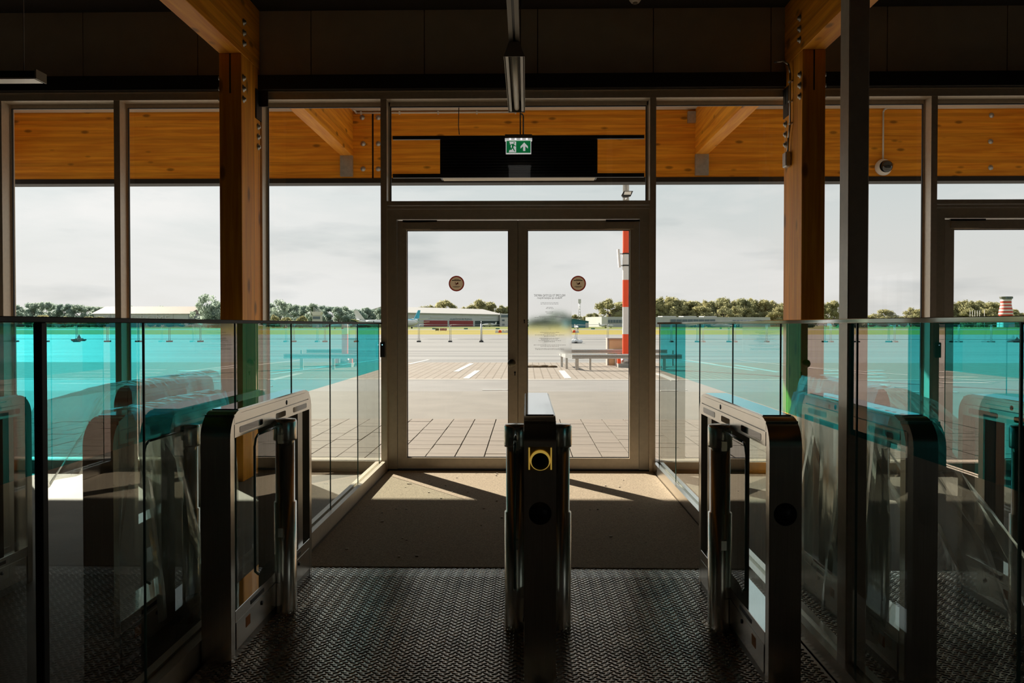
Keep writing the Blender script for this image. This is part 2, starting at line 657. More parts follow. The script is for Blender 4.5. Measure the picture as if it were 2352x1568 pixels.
def film_mat(name, col):
    m, nt, N, L, out = base_mat(name)
    d = N('ShaderNodeBsdfDiffuse')
    d.inputs[0].default_value = (*col, 1)
    tl = N('ShaderNodeBsdfTranslucent')
    tl.inputs[0].default_value = (*col, 1)
    mx = N('ShaderNodeMixShader')
    mx.inputs[0].default_value = 0.6
    L(d.outputs[0], mx.inputs[1])
    L(tl.outputs[0], mx.inputs[2])
    L(mx.outputs[0], out.inputs[0])
    return m


M['sticker_red'] = film_mat('sticker_red', (0.30, 0.045, 0.03))
M['sticker_tan'] = film_mat('sticker_tan', (0.62, 0.47, 0.30))
M['ink'] = pbr('ink', (0.035, 0.03, 0.025), 0.7)
M['ink_soft'] = film_mat('ink_soft', (0.30, 0.29, 0.28))
M['knob'] = pbr('door_knob', (0.16, 0.145, 0.11), 0.35, 0.6)


def frost_mat():
    m, nt, N, L, out = base_mat('frosted_film')
    rf = N('ShaderNodeBsdfRefraction')
    rf.inputs['Color'].default_value = (1, 1, 1, 1)
    rf.inputs['IOR'].default_value = 1.12
    rf.inputs['Roughness'].default_value = 0.17
    L(rf.outputs[0], out.inputs[0])
    return m


M['frost'] = frost_mat()


def arc_pts(cx, cz, r, a0, a1, n):
    return [(cx + r * math.cos(R(a0 + (a1 - a0) * i / n)), cz + r * math.sin(R(a0 + (a1 - a0) * i / n))) for i in range(n + 1)]


def sticker(leaf, px, py):
    y = D + 0.068
    c = at(px, py, y)
    r = 0.071
    ring = MB()
    n = 32
    o_ = [(c.x + r * math.cos(2 * math.pi * i / n), y, c.z + r * math.sin(2 * math.pi * i / n)) for i in range(n)]
    i_ = [(c.x + r * .83 * math.cos(2 * math.pi * i / n), y, c.z + r * .83 * math.sin(2 * math.pi * i / n)) for i in range(n)]
    ring.add(o_ + i_, [[k, (k + 1) % n, n + (k + 1) % n, n + k] for k in range(n)])
    ring.build('sticker_ring', M['sticker_red'], leaf)
    MB().add(i_, [list(range(n))]).build('sticker_face', M['sticker_tan'], leaf)
    k = MB()
    k.box(c.x - .041, c.x + .039, y - .001, y - .0005, c.z + .024, c.z + .031)
    k.box(c.x - .022, c.x + .022, y - .001, y - .0005, c.z + .035, c.z + .0385)
    for zz, w in ((-.024, .03), (-.029, .036), (-.034, .022)):
        k.box(c.x - w, c.x + w, y - .001, y - .0005, c.z + zz - .0012, c.z + zz + .0012)
    k.build('sticker_print', M['ink'], leaf)
    # small plane / vehicle mark in the middle
    g = MB()
    g.prism([(c.x - .02, c.z - .004), (c.x - .006, c.z - .006), (c.x + .002, c.z - .012), (c.x + .008, c.z - .004), (c.x + .016, c.z - .010),
             (c.x + .017, c.z + .008), (c.x + .010, c.z + .013), (c.x + .004, c.z + .003), (c.x - .006, c.z + .001)], 'y', y - .001, y - .0005)
    g.prism([(c.x - .017, c.z + .012), (c.x - .009, c.z + .004), (c.x - .005, c.z + .006), (c.x - .013, c.z + .014)], 'y', y - .001, y - .0005)
    g.build('sticker_mark', M['sticker_red'], leaf)


def double_door(n, xa, xb, full):
    """xa, xb: inner faces of the two mullions"""
    d = struct('door_%d' % n)
    zt0, zt1 = 2.385, 2.445                # transom
    t = MB()
    t.box(xa, xb, D + 0.003, D + 0.15, zt0 + .022, zt1)
    t.box(xa, xb, D + 0.012, D + 0.10, zt0 - .008, zt0 + .016)
    t.build('transom', M['alu'], d)
    zh = 2.285
    jw = 0.085
    f = MB()
    f.box(xa, xb, D + 0.03, D + 0.12, zh, zt0 - .012)
    f.box(xa, xa + jw, D + 0.03, D + 0.12, 0.0, zh)
    f.box(xb - jw, xb, D + 0.03, D + 0.12, 0.0, zh)
    f.build('door_frame', M['alu_dark'], d)
    B(xa, xb, D + 0.0, D + 0.15, 0.0, 0.02).build('threshold', M['black_steel'], d)
    # over-door light
    MB().quad((xa + .01, D + .13, zt1), (xb - .01, D + .13, zt1), (xb - .01, D + .13, 3.33), (xa + .01, D + .13, 3.33)).build('over_pane', M['glass'], d)
    g = MB()
    g.box(xa, xb, D + .12, D + .14, 3.318, 3.326)
    g.box(xa + .012, xa + .02, D + .12, D + .14, zt1, 3.32)
    g.box(xb - .02, xb - .012, D + .12, D + .14, zt1, 3.32)
    g.build('over_gasket', M['gasket'], d)
    B(xa, xa + .012, D + .11, D + .15, zt1, 3.36).build('over_bead', M['alu'], d)
    B(xb - .012, xb, D + .11, D + .15, zt1, 3.36).build('over_bead', M['alu'], d)
    B(xa, xb, D + .11, D + .15, 3.326, 3.36).build('over_bead', M['alu'], d)
    xm = (xa + xb) / 2 - 0.0
    la, lb = xa + jw + .004, xb - jw - .004
    z0, z1 = 0.025, zh - .012
    st = 0.083
    yf, yb = D + .035, D + .10
    B(xm - .012, xm + .012, D + .05, D + .09, .025, zh - .012).build('astragal', M['alu_dark'], d)
    leaves = []
    for s, (a, b) in enumerate(((la, xm - .003), (xm + .003, lb))):
        lf = bpy.data.objects.new('door_leaf', None)
        COL.objects.link(lf)
        lf.parent = d
        leaves.append(lf)
        st_o = st if True else st
        q = MB()
        q.box(a, a + st_o, yf, yb, z0, z1)
        q.box(b - st_o, b, yf, yb, z0, z1)
        q.build('stile', M['alu'], lf)
        q = MB()
        q.box(a + st_o, b - st_o, yf, yb, z1 - .085, z1)
        q.box(a + st_o, b - st_o, yf, yb, z0, z0 + .095)
        q.build('rail', M['alu'], lf)
        ga, gb, gz0, gz1 = a + st_o, b - st_o, z0 + .095, z1 - .085
        k = MB()
        k.box(ga, gb, yf + .03, yf + .04, gz1 - .007, gz1)
        k.box(ga, gb, yf + .03, yf + .04, gz0, gz0 + .007)
        k.box(ga, ga + .006, yf + .03, yf + .04, gz0, gz1)
        k.box(gb - .006, gb, yf + .03, yf + .04, gz0, gz1)
        k.build('glazing_gasket', M['gasket'], lf)
        MB().quad((ga, yf + .035, gz0), (gb, yf + .035, gz0), (gb, yf + .035, gz1), (ga, yf + .035, gz1)).build('pane', M['glass'], lf)
        # closer body let into the top rail
        ca, cb = (a + .05, a + .30) if s == 0 else (b - .30, b - .05)
        B(ca, cb, yf - .012, yf + .02, z1 - .078, z1 - .02).build('door_closer', M['alu_dark'], lf)
        B(ca, cb + .06, yf - .004, yf + .02, z1 - .012, z1 + .004).build('closer_arm', M['black_steel'], lf)
    if full:
        kx = xm - .055
        kz = Z(834, D)
        q = MB()
        q.lathe([(0.0001, 0), (.022, 0), (.022, .012), (.012, .016), (.012, .034), (.034, .040), (.038, .052), (.034, .062), (0.0001, .066)], (0, 0, 0), 24)
        ko = q.build('door_knob', M['knob'], leaves[0])
        ko.location = (kx, yf, kz)
        ko.rotation_euler = (R(90), 0, 0)
        q = MB()
        q.lathe([(.0001, 0), (.009, 0), (.009, .004), (.0001, .004)], (0, 0, 0), 12)
        q.box(-.004, .004, -.028, 0, 0, .004)
        lo = q.build('lock_cylinder', M['black'], leaves[0])
        lo.location = (kx + .028, yf, kz - .085)
        lo.rotation_euler = (R(90), 0, 0)
        q = MB()
        q.lathe([(.0001, 0), (.006, 0), (.006, .004), (.0001, .004)], (0, 0, 0), 12)
        q.box(-.004, .004, -.028, 0, 0, .004)
        lo = q.build('lock_cylinder', M['black'], leaves[1])
        lo.location = (xm + .058, yf, Z(735, D))
        lo.rotation_euler = (R(90), 0, 0)
        sticker(leaves[0], 1048.5, 651)
        sticker(leaves[1], 1328, 651)
        # printed welcome text, read from outside, on a frosted film
        yt = D + .072
        fx0, fx1 = X(1214, yt), X(1313, yt)
        B(fx0, fx1, yt + .0006, yt + .0026, Z(812, yt), Z(672, yt)).build('frosted_film', M['frost'], leaves[1])
        p = at(1262.5, 678.5, yt - .003)
        lettering('lettering', 'WELCOME TO LELYSTAD AIRPORT', .030, p, M['ink_soft'], leaves[1], True, width=(1299 - 1226) / FPX * D)
        p = at(1262.5, 684, yt - .003)
        lettering('lettering', 'Welkom op Lelystad Airport', .026, p, M['ink_soft'], leaves[1], True, width=(1291 - 1233) / FPX * D)
        rows = [(695, 42), (698, 42), (705.5, 14), (708, 18), (716, 20), (719, 14), (726.5, 50), (729, 70), (732, 26), (753, 4), (755.5, 4), (763, 44), (766, 26), (769, 68), (771.5, 26), (776.5, 46), (779, 40), (782, 52), (784.5, 24), (792, 74), (795, 42), (800, 68), (802.5, 66)]
        q = MB()
        for (ry, w) in rows:
            c = at(1262.5, ry, yt - .003)
            hw = w / 2 / FPX * D
            rr = random.Random(int(ry * 10))
            xx = c.x - hw
            while xx < c.x + hw:
                ww = rr.uniform(.006, .022)
                q.box(xx, min(xx + ww, c.x + hw), yt - .0035, yt - .003, c.z - .0014, c.z + .0014)
                xx += ww + .004
        q.build('small_print', M['ink_soft'], leaves[1])
    return d


door_main = double_door(1, MX[6] + MW, MX[7] - MW, True)
double_door(2, MX[9] + MW, MX[10] - MW, False)

# ------------------------------------------------------------------ timber frame
CY0, CY1 = 6.545, 7.0
cols = []
for nm, pa, pb, lab in (('l', 506, 557, 'dark timber column left of the double door, nearest the cyan glass on the left'),
                        ('r', 1840, 1893, 'sunlit glulam timber column right of the double door carrying a cable box')):
    xa, xb = X(pa, CY0), X(pb, CY0)
    c = thing('timber_column', lab, 'column', ((xa + xb) / 2, (CY0 + CY1) / 2, 0), group='glulam columns')
    hw, hd = (xb - xa) / 2, (CY1 - CY0) / 2
    B(-hw, hw, -hd, hd, 0, 3.615, ch=.004).build('shaft', M['wood_z'], c)
    B(-.006, .006, -hd - .002, -hd + .03, 3.28, 3.612).build('slot', M['black'], c)
    s = 1 if nm == 'l' else -1
    for zz in (3.18, 3.27, 3.36):
        b = MB()
        b.lathe([(.0001, 0), (.028, 0), (.030, .004), (.018, .008), (.016, .020), (.0001, .024)], (0, 0, 0), 14)
        o = b.build('bolt', M['galv'], c)
        o.location = (s * hw, -hd + .045, zz + .06)
        o.rotation_euler = (0, R(90) * s, 0)
        o2 = o.copy(); COL.objects.link(o2); o2.parent = c
        o2.location = (-s * hw, -hd + .045, zz + .06)
        o2.rotation_euler = (0, -R(90) * s, 0)
    for zz in (3.0, 2.91, 2.82):
        o3 = o.copy(); COL.objects.link(o3); o3.parent = c
        o3.location = (s * hw, hd - .05, zz + .1)
    # black steel tie plate to the glass front
    p = MB()
    p.box(s * hw - .004, s * hw + .012, hd - .12, hd + .02, 3.16, 3.42)
    p.box(s * hw - .004, s * hw + .09, hd - .05, hd - .035, 3.28, 3.42)
    p.build('tie_plate', M['black_steel'], c)
    cols.append((c, xa, xb))
    bl = 'dark-sided timber ceiling beam running out from above the left column' if nm == 'l' else 'bright orange timber ceiling beam resting on the right column'
    bm_ = thing('ceiling_beam', bl, 'beam', ((xa + xb) / 2, 1.0, 3.615), group='ceiling beams')
    B(-hw, hw, -7.5, 6.0, 0.0, 0.535, ch=.004).build('timber', M['wood_y'], bm_)
    for zz in (.10, .19, .28):
        o4 = o.copy(); COL.objects.link(o4); o4.parent = bm_
        o4.location = (s * hw, CY0 - 1.0 + .06, zz)
        o4.rotation_euler = (0, R(90) * s, 0)

# cable and sensor box on the side of the right column
c, xa, xb = cols[1]
yy = CY0 + .30
sb = thing('cable_box', 'small grey junction box with bent conduit on the right timber column', 'junction box', (xa, yy, 0))
B(-.050, -.001, -.045, .05, 2.70, 2.83, ch=.008).build('box', M['galv'], sb)
MB().tube([(-.02, 0, 2.83), (-.02, -.02, 2.95), (-.02, -.06, 3.05), (-.02, -.06, 3.50), (-.03, -.04, 3.58), (-.06, .0, 3.62), (-.12, .06, 3.63)], .009).build('conduit', M['galv'], sb)
for zz in (3.06, 3.25, 3.42):
    B(-.03, 0, -.075, -.03, zz, zz + .012).build('clip', M['galv'], sb)

# square steel post in the line of the right glass barrier
pw0, pw1 = X(1948, 2.86), X(1995, 2.86)
sp = thing('steel_post', 'tall square painted steel post rising beside the right glass barrier', 'post', ((pw0 + pw1) / 2, 2.90, 0))
hw = (pw1 - pw0) / 2
B(-hw, hw, -hw, hw + .01, 0.012, 4.15, ch=.004).build('shaft', M['alu'], sp)
B(-hw - .03, hw + .03, -hw - .03, hw + .04, 0.0, .012).build('base_plate', M['alu_dark'], sp)

# ------------------------------------------------------------------ canopy outside
FY = 10.0
struct('trim_1', B(-14, 14, D + .19, FY + .30, 4.07, 4.40), M['soffit'], 'pale canopy ceiling outside the glass front')
jx = X(857, FY)
for (a, b, lab) in ((-14, jx - .012, 'orange timber fascia beam of the canopy, left piece'), (jx + .012, 14, 'orange timber fascia beam of the canopy, long right piece')):
    fb = thing('fascia_beam', lab, 'beam', ((a + b) / 2, FY, 3.21), group='canopy fascia beams')
    B(a - (a + b) / 2, b - (a + b) / 2, 0, .2, 0, .86, ch=.003).build('timber', M['wood_x'], fb)
    pts = [(832, 270), (834, 330), (834, 388)] if a < -10 else [(869, 270), (869, 330), (869, 388), (2277, 265), (2275, 325), (2275, 385)]
    for (px_, py_) in pts:
        q = at(px_, py_, FY)
        bo = MB().lathe([(.0001, 0), (.032, 0), (.032, .006), (.014, .008), (.014, .018), (.0001, .02)], (0, 0, 0), 12).build('bolt', M['galv'], fb)
        bo.location = (q.x - (a + b) / 2, -.001, q.z - 3.21)
        bo.rotation_euler = (R(90), 0, 0)
tag(B(-14, 14, FY - .01, FY + .2, 3.15, 3.2095).build('drip_edge', M['black_steel']), 'black metal drip edge under the timber fascia', 'edge strip')
tag(B(jx - .012, jx + .012, FY + .02, FY + .18, 3.21, 4.07).build('joint_plate', M['black_steel']), 'black steel plate in the joint of the fascia beam', 'plate')
for (pa, pb, lab) in ((-5, 22, 'timber canopy beam at the far left edge'), (785, 812, 'timber canopy beam left of the double door'), (1595, 1624, 'timber canopy beam right of the double door'), (2405, 2434, 'timber canopy beam beyond the right door')):
    a, b = X(pa, FY), X(pb, FY)
    cb = thing('canopy_beam', lab, 'beam', ((a + b) / 2, (D + .2 + FY) / 2, 3.495), group='canopy beams')
    h = (FY - D - .2) / 2
    B(-(b - a) / 2, (b - a) / 2, -h, h, 0, .575, ch=.003).build('timber', M['wood_y'], cb)
    B(-(b - a) / 2 - .004, (b - a) / 2 + .004, h - .05, h - .003, -.265, -.001).build('hanger_shoe', M['galv'], cb)
    B(-(b - a) / 2 - .10, -(b - a) / 2 - .001, h - .05, h - .003, .40, .54).build('angle_bracket', M['galv'], cb)

# black ribbed ventilation box on rails behind the over-door light
vx0, vx1 = X(1011, 7.24), X(1372, 7.24)
vb = thing('vent_box', 'black ribbed ventilation box on two rails above the double door', 'vent', ((vx0 + vx1) / 2, 7.24, 0))
hw = (vx1 - vx0) / 2
zb, zt = Z(406, 7.24), Z(313, 7.24)
B(-hw, hw, .01, .17, zb, zt).build('housing', M['black'], vb)
nr = 14
for i in range(nr):
    z_ = zb + .015 + (zt - zb - .03) * i / (nr - 1)
    MB().prism([(0.012, z_ - .010), (-.006, z_ - .004), (-.006, z_ + .002), (.012, z_ + .008)], 'x', -hw + .01, hw - .01).build('rib', M['black'], vb)
B(-hw + .02, hw - .02, .0, .165, zb - .006, zb - .001).build('underside', M['soffit'], vb)
ra, rb = MX[6] + MW + .02 - (vx0 + vx1) / 2, MX[7] - MW - .02 - (vx0 + vx1) / 2
for (ya, yb_) in ((320, 312), (408, 399)):
    B(ra, rb, -.02, .01, Z(ya, 7.24), Z(yb_, 7.24)).build('rail', M['black'], vb)

# round camera and its conduit on the fascia, right
q = at(2027, 385, FY)
cc = thing('dome_camera', 'white round camera with black dome on the fascia beam', 'camera', (q.x, FY, q.z))
o = MB().lathe([(.0001, .0), (.10, 0), (.105, .03), (.09, .07), (.075, .085)], (0, 0, 0), 28).build('housing', M['white'], cc)
o.rotation_euler = (R(90), 0, 0)
MB().ball((.012, -.085, 0), .075, 10).build('dome', M['black_gloss'], cc)
zc = Z(253, FY) - q.z
MB().tube([(0, -.012, .10), (0, -.012, zc - .05), (.015, -.012, zc - .015), (.05, -.012, zc), (1.85, -.012, zc)], .011).build('conduit', M['white'], cc)
# conduit along the fascia, left to the middle
cd = thing('conduit', 'white cable conduit along the top of the fascia above the door', 'conduit', (X(808, FY), FY, Z(258, FY)))
x1 = X(1186, FY) - X(808, FY)
MB().tube([(0, -.2, .10), (0.03, -.1, .05), (.07, -.013, 0), (x1, -.013, 0)], .012).build('pipe', M['white'], cd)
for i in range(5):
    xx = .12 + (x1 - .14) * i / 4
    B(xx, xx + .02, -.03, 0, -.02, .016).build('clip', M['white'], cd)
wq = at(1054, 240, 7.3)
tag(MB().tube([wq, at(1053, 290, 7.3), at(1055, 309, 7.3)], .004).build('vent_cable', M['black']), 'thin black cable hanging down to the black ventilation box', 'cable')

# ================================================================== OUTSIDE GROUND
def gz(Y):
    return 0.0 if Y < 107 else 0.44 * (Y - 107) / 273.0


def wet_mat(name, a, b, rough, streak):
    m, nt, N, L, out = base_mat(name)
    p = N('ShaderNodeBsdfPrincipled')
    p.inputs['Specular IOR Level'].default_value = 0.06
    tc = N('ShaderNodeTexCoord')
    mp = N('ShaderNodeMapping')
    mp.inputs['Scale'].default_value = streak
    L(tc.outputs['Object'], mp.inputs[0])
    nz = N('ShaderNodeTexNoise')
    nz.inputs['Scale'].default_value = 1.0
    nz.inputs['Detail'].default_value = 6
    L(mp.outputs[0], nz.inputs['Vector'])
    rp = N('ShaderNodeValToRGB')
    rp.color_ramp.elements[0].position = 0.34
    rp.color_ramp.elements[0].color = (*a, 1)
    rp.color_ramp.elements[1].position = 0.62
    rp.color_ramp.elements[1].color = (*b, 1)
    L(nz.outputs['Fac'], rp.inputs[0])
    L(rp.outputs[0], p.inputs['Base Color'])
    mr = N('ShaderNodeMapRange')
    mr.inputs['To Min'].default_value = rough[0]
    mr.inputs['To Max'].default_value = rough[1]
    L(nz.outputs['Fac'], mr.inputs['Value'])
    L(mr.outputs[0], p.inputs['Roughness'])
    L(p.outputs[0], out.inputs[0])
    return m


M['apron'] = wet_mat('wet_apron', (0.18, 0.178, 0.175), (0.26, 0.257, 0.25), (0.5, 0.8), (0.035, 0.5, 1))
M['asphalt'] = pbr('road_asphalt', (0.185, 0.175, 0.158), 0.8, var=0.10, scale=1.2, bump=0.15, bscale=90, detail=8, spec=0.12)
M['concrete_road'] = pbr('road_concrete', (0.200, 0.195, 0.188), 0.75, var=0.08, scale=1.0, spec=0.12)
M['paver'] = pbr('paver', (0.205, 0.180, 0.155), 0.8, var=0.10, scale=2.2, bump=0.1, bscale=60, spec=0.12)
M['paver_bed'] = pbr('paver_joint', (0.168, 0.134, 0.101), 0.95)
M['kerb'] = pbr('kerb', (0.308, 0.291, 0.263), 0.8, var=0.06, scale=4, spec=0.12)
M['road_white'] = pbr('road_paint', (0.459, 0.448, 0.426), 0.6, var=0.05, scale=9, spec=0.12)
M['grass'] = pbr('dry_grass', (0.280, 0.224, 0.042), 0.95, col2=(0.202, 0.174, 0.028), scale=0.12, detail=9, stretch=(.3, 1, 1), spec=0.12)
M['grass2'] = pbr('green_grass', (0.168, 0.179, 0.039), 0.95, col2=(0.123, 0.146, 0.034), scale=0.1, detail=8, spec=0.12)


def brick_mat():
    m, nt, N, L, out = base_mat('brick_paving')
    p = N('ShaderNodeBsdfPrincipled')
    p.inputs['Roughness'].default_value = 0.85
    p.inputs['Specular IOR Level'].default_value = 0.12
    tc = N('ShaderNodeTexCoord')
    br = N('ShaderNodeTexBrick')
    br.inputs['Scale'].default_value = 1.0
    br.inputs['Brick Width'].default_value = 0.42
    br.inputs['Row Height'].default_value = 0.21
    br.inputs['Mortar Size'].default_value = 0.016
    br.inputs['Color1'].default_value = (0.246, 0.218, 0.188, 1)
    br.inputs['Color2'].default_value = (0.224, 0.193, 0.162, 1)
    br.inputs['Mortar'].default_value = (0.151, 0.129, 0.106, 1)
    mp = N('ShaderNodeMapping')
    mp.inputs['Rotation'].default_value = (0, 0, R(90))
    L(tc.outputs['Object'], mp.inputs[0])
    L(mp.outputs[0], br.inputs['Vector'])
    L(br.outputs['Color'], p.inputs['Base Color'])
    L(p.outputs[0], out.inputs[0])
    return m


M['brick'] = brick_mat()
PY0, PY1 = D + .19, 11.0
pav = struct('paving', B(-16, WX + .24, D + .16, PY1, -.2, -.03), M['paver_bed'], 'square concrete paving in front of the glass front')
PW = 0.298
pm = MB().box(-PW / 2 + .006, PW / 2 - .006, -PW / 2 + .004, PW / 2 - .004, -.04, 0.0).build('paver', M['paver'], pav)
pm_me = pm.data
first = True
vx = X(1043.2, PY1, 962)                  # a joint line of the photograph
nrow = int((PY1 - PY0) / PW)
rest = MB()
rng = random.Random(3)
for c_ in range(-30, 31):
    xx = vx + (c_ + .5) * PW
    off = rng.uniform(-.5, .5) * PW * .9
    for r_ in range(-1, nrow + 1):
        yy = PY0 + (r_ + .5) * PW + off
        y0, y1 = max(yy - PW / 2 + .004, PY0), min(yy + PW / 2 - .004, PY1)
        if y1 - y0 < .03:
            continue
        dz = rng.uniform(-.003, .002)
        if -11 <= c_ < 12 and (y1 - y0) > PW * .95:
            if first:
                o = pm
                first = False
            else:
                o = pm.copy()
                COL.objects.link(o)
                o.parent = pav
            o.location = (xx, yy, dz)
        else:
            rest.box(xx - PW / 2 + .006, xx + PW / 2 - .006, y0, y1, -.04, dz)
tag(rest.build('paver_field', M['paver'], pav), kind='stuff')
struct('side_ground', B(WX + .25, 70, -40, PY1, -.25, -.06), M['asphalt'], 'asphalt beside the right wall of the hall')
struct('road', B(-70, 70, PY1, 15.6, -.2, -.004), M['asphalt'], 'grey asphalt road along the paving')
struct('road_strip', B(-70, 70, 15.6, 18.85, -.2, -.004), M['concrete_road'], 'pale strip of road before the kerb')
struct('kerb', B(-70, 70, 18.85, 19.15, -.2, .001), M['kerb'], 'pale kerb line between road and parking bays')
struct('parking', B(-90, 90, 19.15, 27.5, -.2, 0.0), M['brick'], 'brick-paved parking bays')
struct('apron', B(-260, 260, 27.5, 107, -.25, 0.0), M['apron'], 'wet grey airport apron')
g = MB()
g.add([(-500, 107, 0), (500, 107, 0), (500, 184, gz(184)), (-500, 184, gz(184))], [[0, 1, 2, 3]])
struct('grass_strip', g, M['grass'], 'dry yellow grass strip beside the apron')
g = MB()
g.add([(-600, 184, gz(184)), (600, 184, gz(184)), (600, 205, gz(205)), (-600, 205, gz(205))], [[0, 1, 2, 3]])
struct('taxiway', g, M['concrete_road'], 'pale taxiway between two grass strips')
g = MB()
g.add([(-900, 205, gz(205)), (900, 205, gz(205)), (900, 900, gz(380)), (-900, 900, gz(380))], [[0, 1, 2, 3]])
struct('far_field', g, M['grass2'], 'far green field under the hangars and trees')


# ------------------------------------------------------------------ road paint
def ground_at(px, py):
    p1 = at(px, py, 10.0)
    d = p1 - Vector((0, 0, CAMZ))
    return Vector((0, 0, CAMZ)) + d * (-CAMZ / d.z)


def stripe(pts, lab, group, w=.12, z=.004):
    a, b = [ground_at(*p) for p in pts]
    d = (b - a)
    n = Vector((-d.y, d.x, 0)).normalized() * w / 2
    if abs(d.x) > abs(d.y) * 2:
        pass
    q = MB()
    vs = [a - n, b - n, b + n, a + n]
    q.add([(v.x, v.y, z + .003) for v in vs] + [(v.x, v.y, z - .03) for v in vs], [[0, 1, 2, 3], [0, 4, 5, 1], [1, 5, 6, 2], [2, 6, 7, 3], [3, 7, 4, 0]])
    return tag(q.build('road_marking', M['road_white']), lab, 'road marking', group)


stripe([(1070, 869.5), (1097, 851)], 'white bay line in the left door leaf, nearer the kerb', 'painted lines', .16)
stripe([(1047, 853.5), (1084, 834.5)], 'white bay line in the left door leaf, farther from the kerb', 'painted lines', .16)
stripe([(938, 836.5), (985, 826)], 'pale bay line at the left edge of the left door leaf', 'painted lines', .14)
stripe([(1305, 869), (1290, 851)], 'white bay line in the right door leaf below the guardrail', 'painted lines', .17)
stripe([(1108, 895.3), (1166, 895.3)], 'short white road dash seen in the left door leaf', 'painted lines', .12)
stripe([(1517, 897), (1556, 897)], 'short white road dash at the foot of the right glass barrier', 'painted lines', .12)
stripe([(1512, 858), (1550, 874)], 'slanted white bay line just right of the double door', 'painted lines', .17)
stripe([(1570, 827), (1735, 851)], 'long slanted white line behind the right glass barrier, nearer one', 'painted lines', .15)
stripe([(1688, 838), (1790, 855)], 'long slanted white line behind the right glass barrier, farther one', 'painted lines', .15)
stripe([(380, 875), (790, 838)], 'long white line slanting across the parking bays on the left', 'painted lines', .16)
stripe([(620, 860), (872, 826)], 'white line slanting up to the left door frame', 'painted lines', .14)
stripe([(520, 887), (625, 887)], 'white road dash behind the left timber column', 'painted lines', .12)
stripe([(2060, 900), (2200, 901)], 'white road dash by the right door frame', 'painted lines', .12)
for i, py_ in enumerate((851, 858, 866, 875, 884)):
    stripe([(1846 - i * 3, py_), (2030 + i * 2, py_)], 'white zebra stripe right of the sunlit column, row %s from the road' % ('fifth', 'fourth', 'third', 'second', 'first')[i], 'zebra stripes', .35)
for i, py_ in enumerate((852, 864, 877)):
    stripe([(410 - i * 6, py_), (506, py_)], 'white zebra stripe left of the dark column, row %s from the road' % ('third', 'second', 'first')[i], 'zebra stripes', .3)
# brown patch on the bricks
q = MB()
c = ground_at(1243, 843)
for k in range(14):
    a = random.uniform(-.55, .55)
    q.ball((c.x + a, c.y + random.uniform(-.15, .15), 0.02), random.uniform(.07, .13), 5, 1.6, 1.2, .45)
M['soil'] = pbr('soil', (0.090, 0.056, 0.025), 0.95, var=.4, scale=9)
tag(q.build('soil_heap', M['soil']), 'flat brown heap of soil on the paving seen in the right door leaf', 'soil heap')

# ------------------------------------------------------------------ guardrail, mast, cabinet
GY = 23.0
gx0, gx1 = X(1300, GY), X(1566, GY)
gr = thing('guardrail', 'galvanised double crash barrier on posts behind the right door leaf', 'guardrail', (gx0, GY, 0))
Lg = gx1 - gx0


def wbeam(y, x0, x1, z):
    prof = [(y - .01, z - .07), (y - .05, z - .05), (y - .05, z - .025), (y - .01, z - .008), (y - .01, z + .008), (y - .05, z + .025), (y - .05, z + .05), (y - .01, z + .07), (y + .05, z + .07), (y + .05, z - .07)]
    return MB().prism(prof, 'x', x0, x1)


wbeam(0, .18, Lg, .40).build('rail', M['galv'], gr)
wbeam(2.4, -.1, Lg, .47).build('rail', M['galv'], gr)
tag(MB().prism([(.18, 0), (.0, .35), (-.06, 1.3), (-.1, 2.4), (-.06, 2.4), (-.02, 1.3), (.05, .38), (.20, .04)], 'z', .34, .47).build('end_curve', M['galv'], gr))
for (xx, yy, w, h) in ((.33, .06, .10, .34), (.05, .55, .07, .40), (.72, .06, .06, .34), (-.05, 1.6, .07, .44), (1.75, 2.45, .05, .5), (1.95, .06, .08, .34), (2.9, .06, .09, .34), (3.6, 2.45, .06, .5)):
    B(xx - w / 2, xx + w / 2, yy, yy + .07, 0, h).build('post', M['galv'], gr)

M['mast_red'] = pbr('mast_red', (0.85, 0.075, 0.012), 0.45, var=.04, scale=6)
M['mast_white'] = pbr('mast_white', (0.70, 0.685, 0.66), 0.45, var=.03, scale=6)
MY = 24.6
mc = at(1437, 746, MY)
mast = thing('striped_mast', 'red and white banded steel mast behind the right door leaf', 'mast', (mc.x, MY, 0))
mr_ = 7.3 / FPX * MY
edges = [845, 829, 767, 705, 643, 584, 524, 466]
zs = [0.28] + [Z(e, MY) for e in edges[2:]]
colr = ['mast_red', 'mast_white', 'mast_red', 'mast_white', 'mast_red', 'mast_white']
for i in range(len(zs) - 1):
    MB().cyl((0, 0, zs[i]), (0, 0, zs[i + 1]), mr_, n=20, caps=False).build('band', M[colr[i]], mast)
MB().cyl((0, 0, zs[-1]), (0, 0, 8.4), mr_, n=20).build('upper_tube', M['galv'], mast)
B(-.26, .26, -.26, .26, 0, .12).build('footing', M['kerb'], mast)
MB().cyl((0, 0, .12), (0, 0, .28), mr_ * 1.5, n=16).build('collar', M['galv'], mast)
for s in (-1, 1):
    B(s * .22 - .05, s * .22 + .05, -.2, -.08, .12, .42).build('foot_bracket', M['mast_red'], mast)
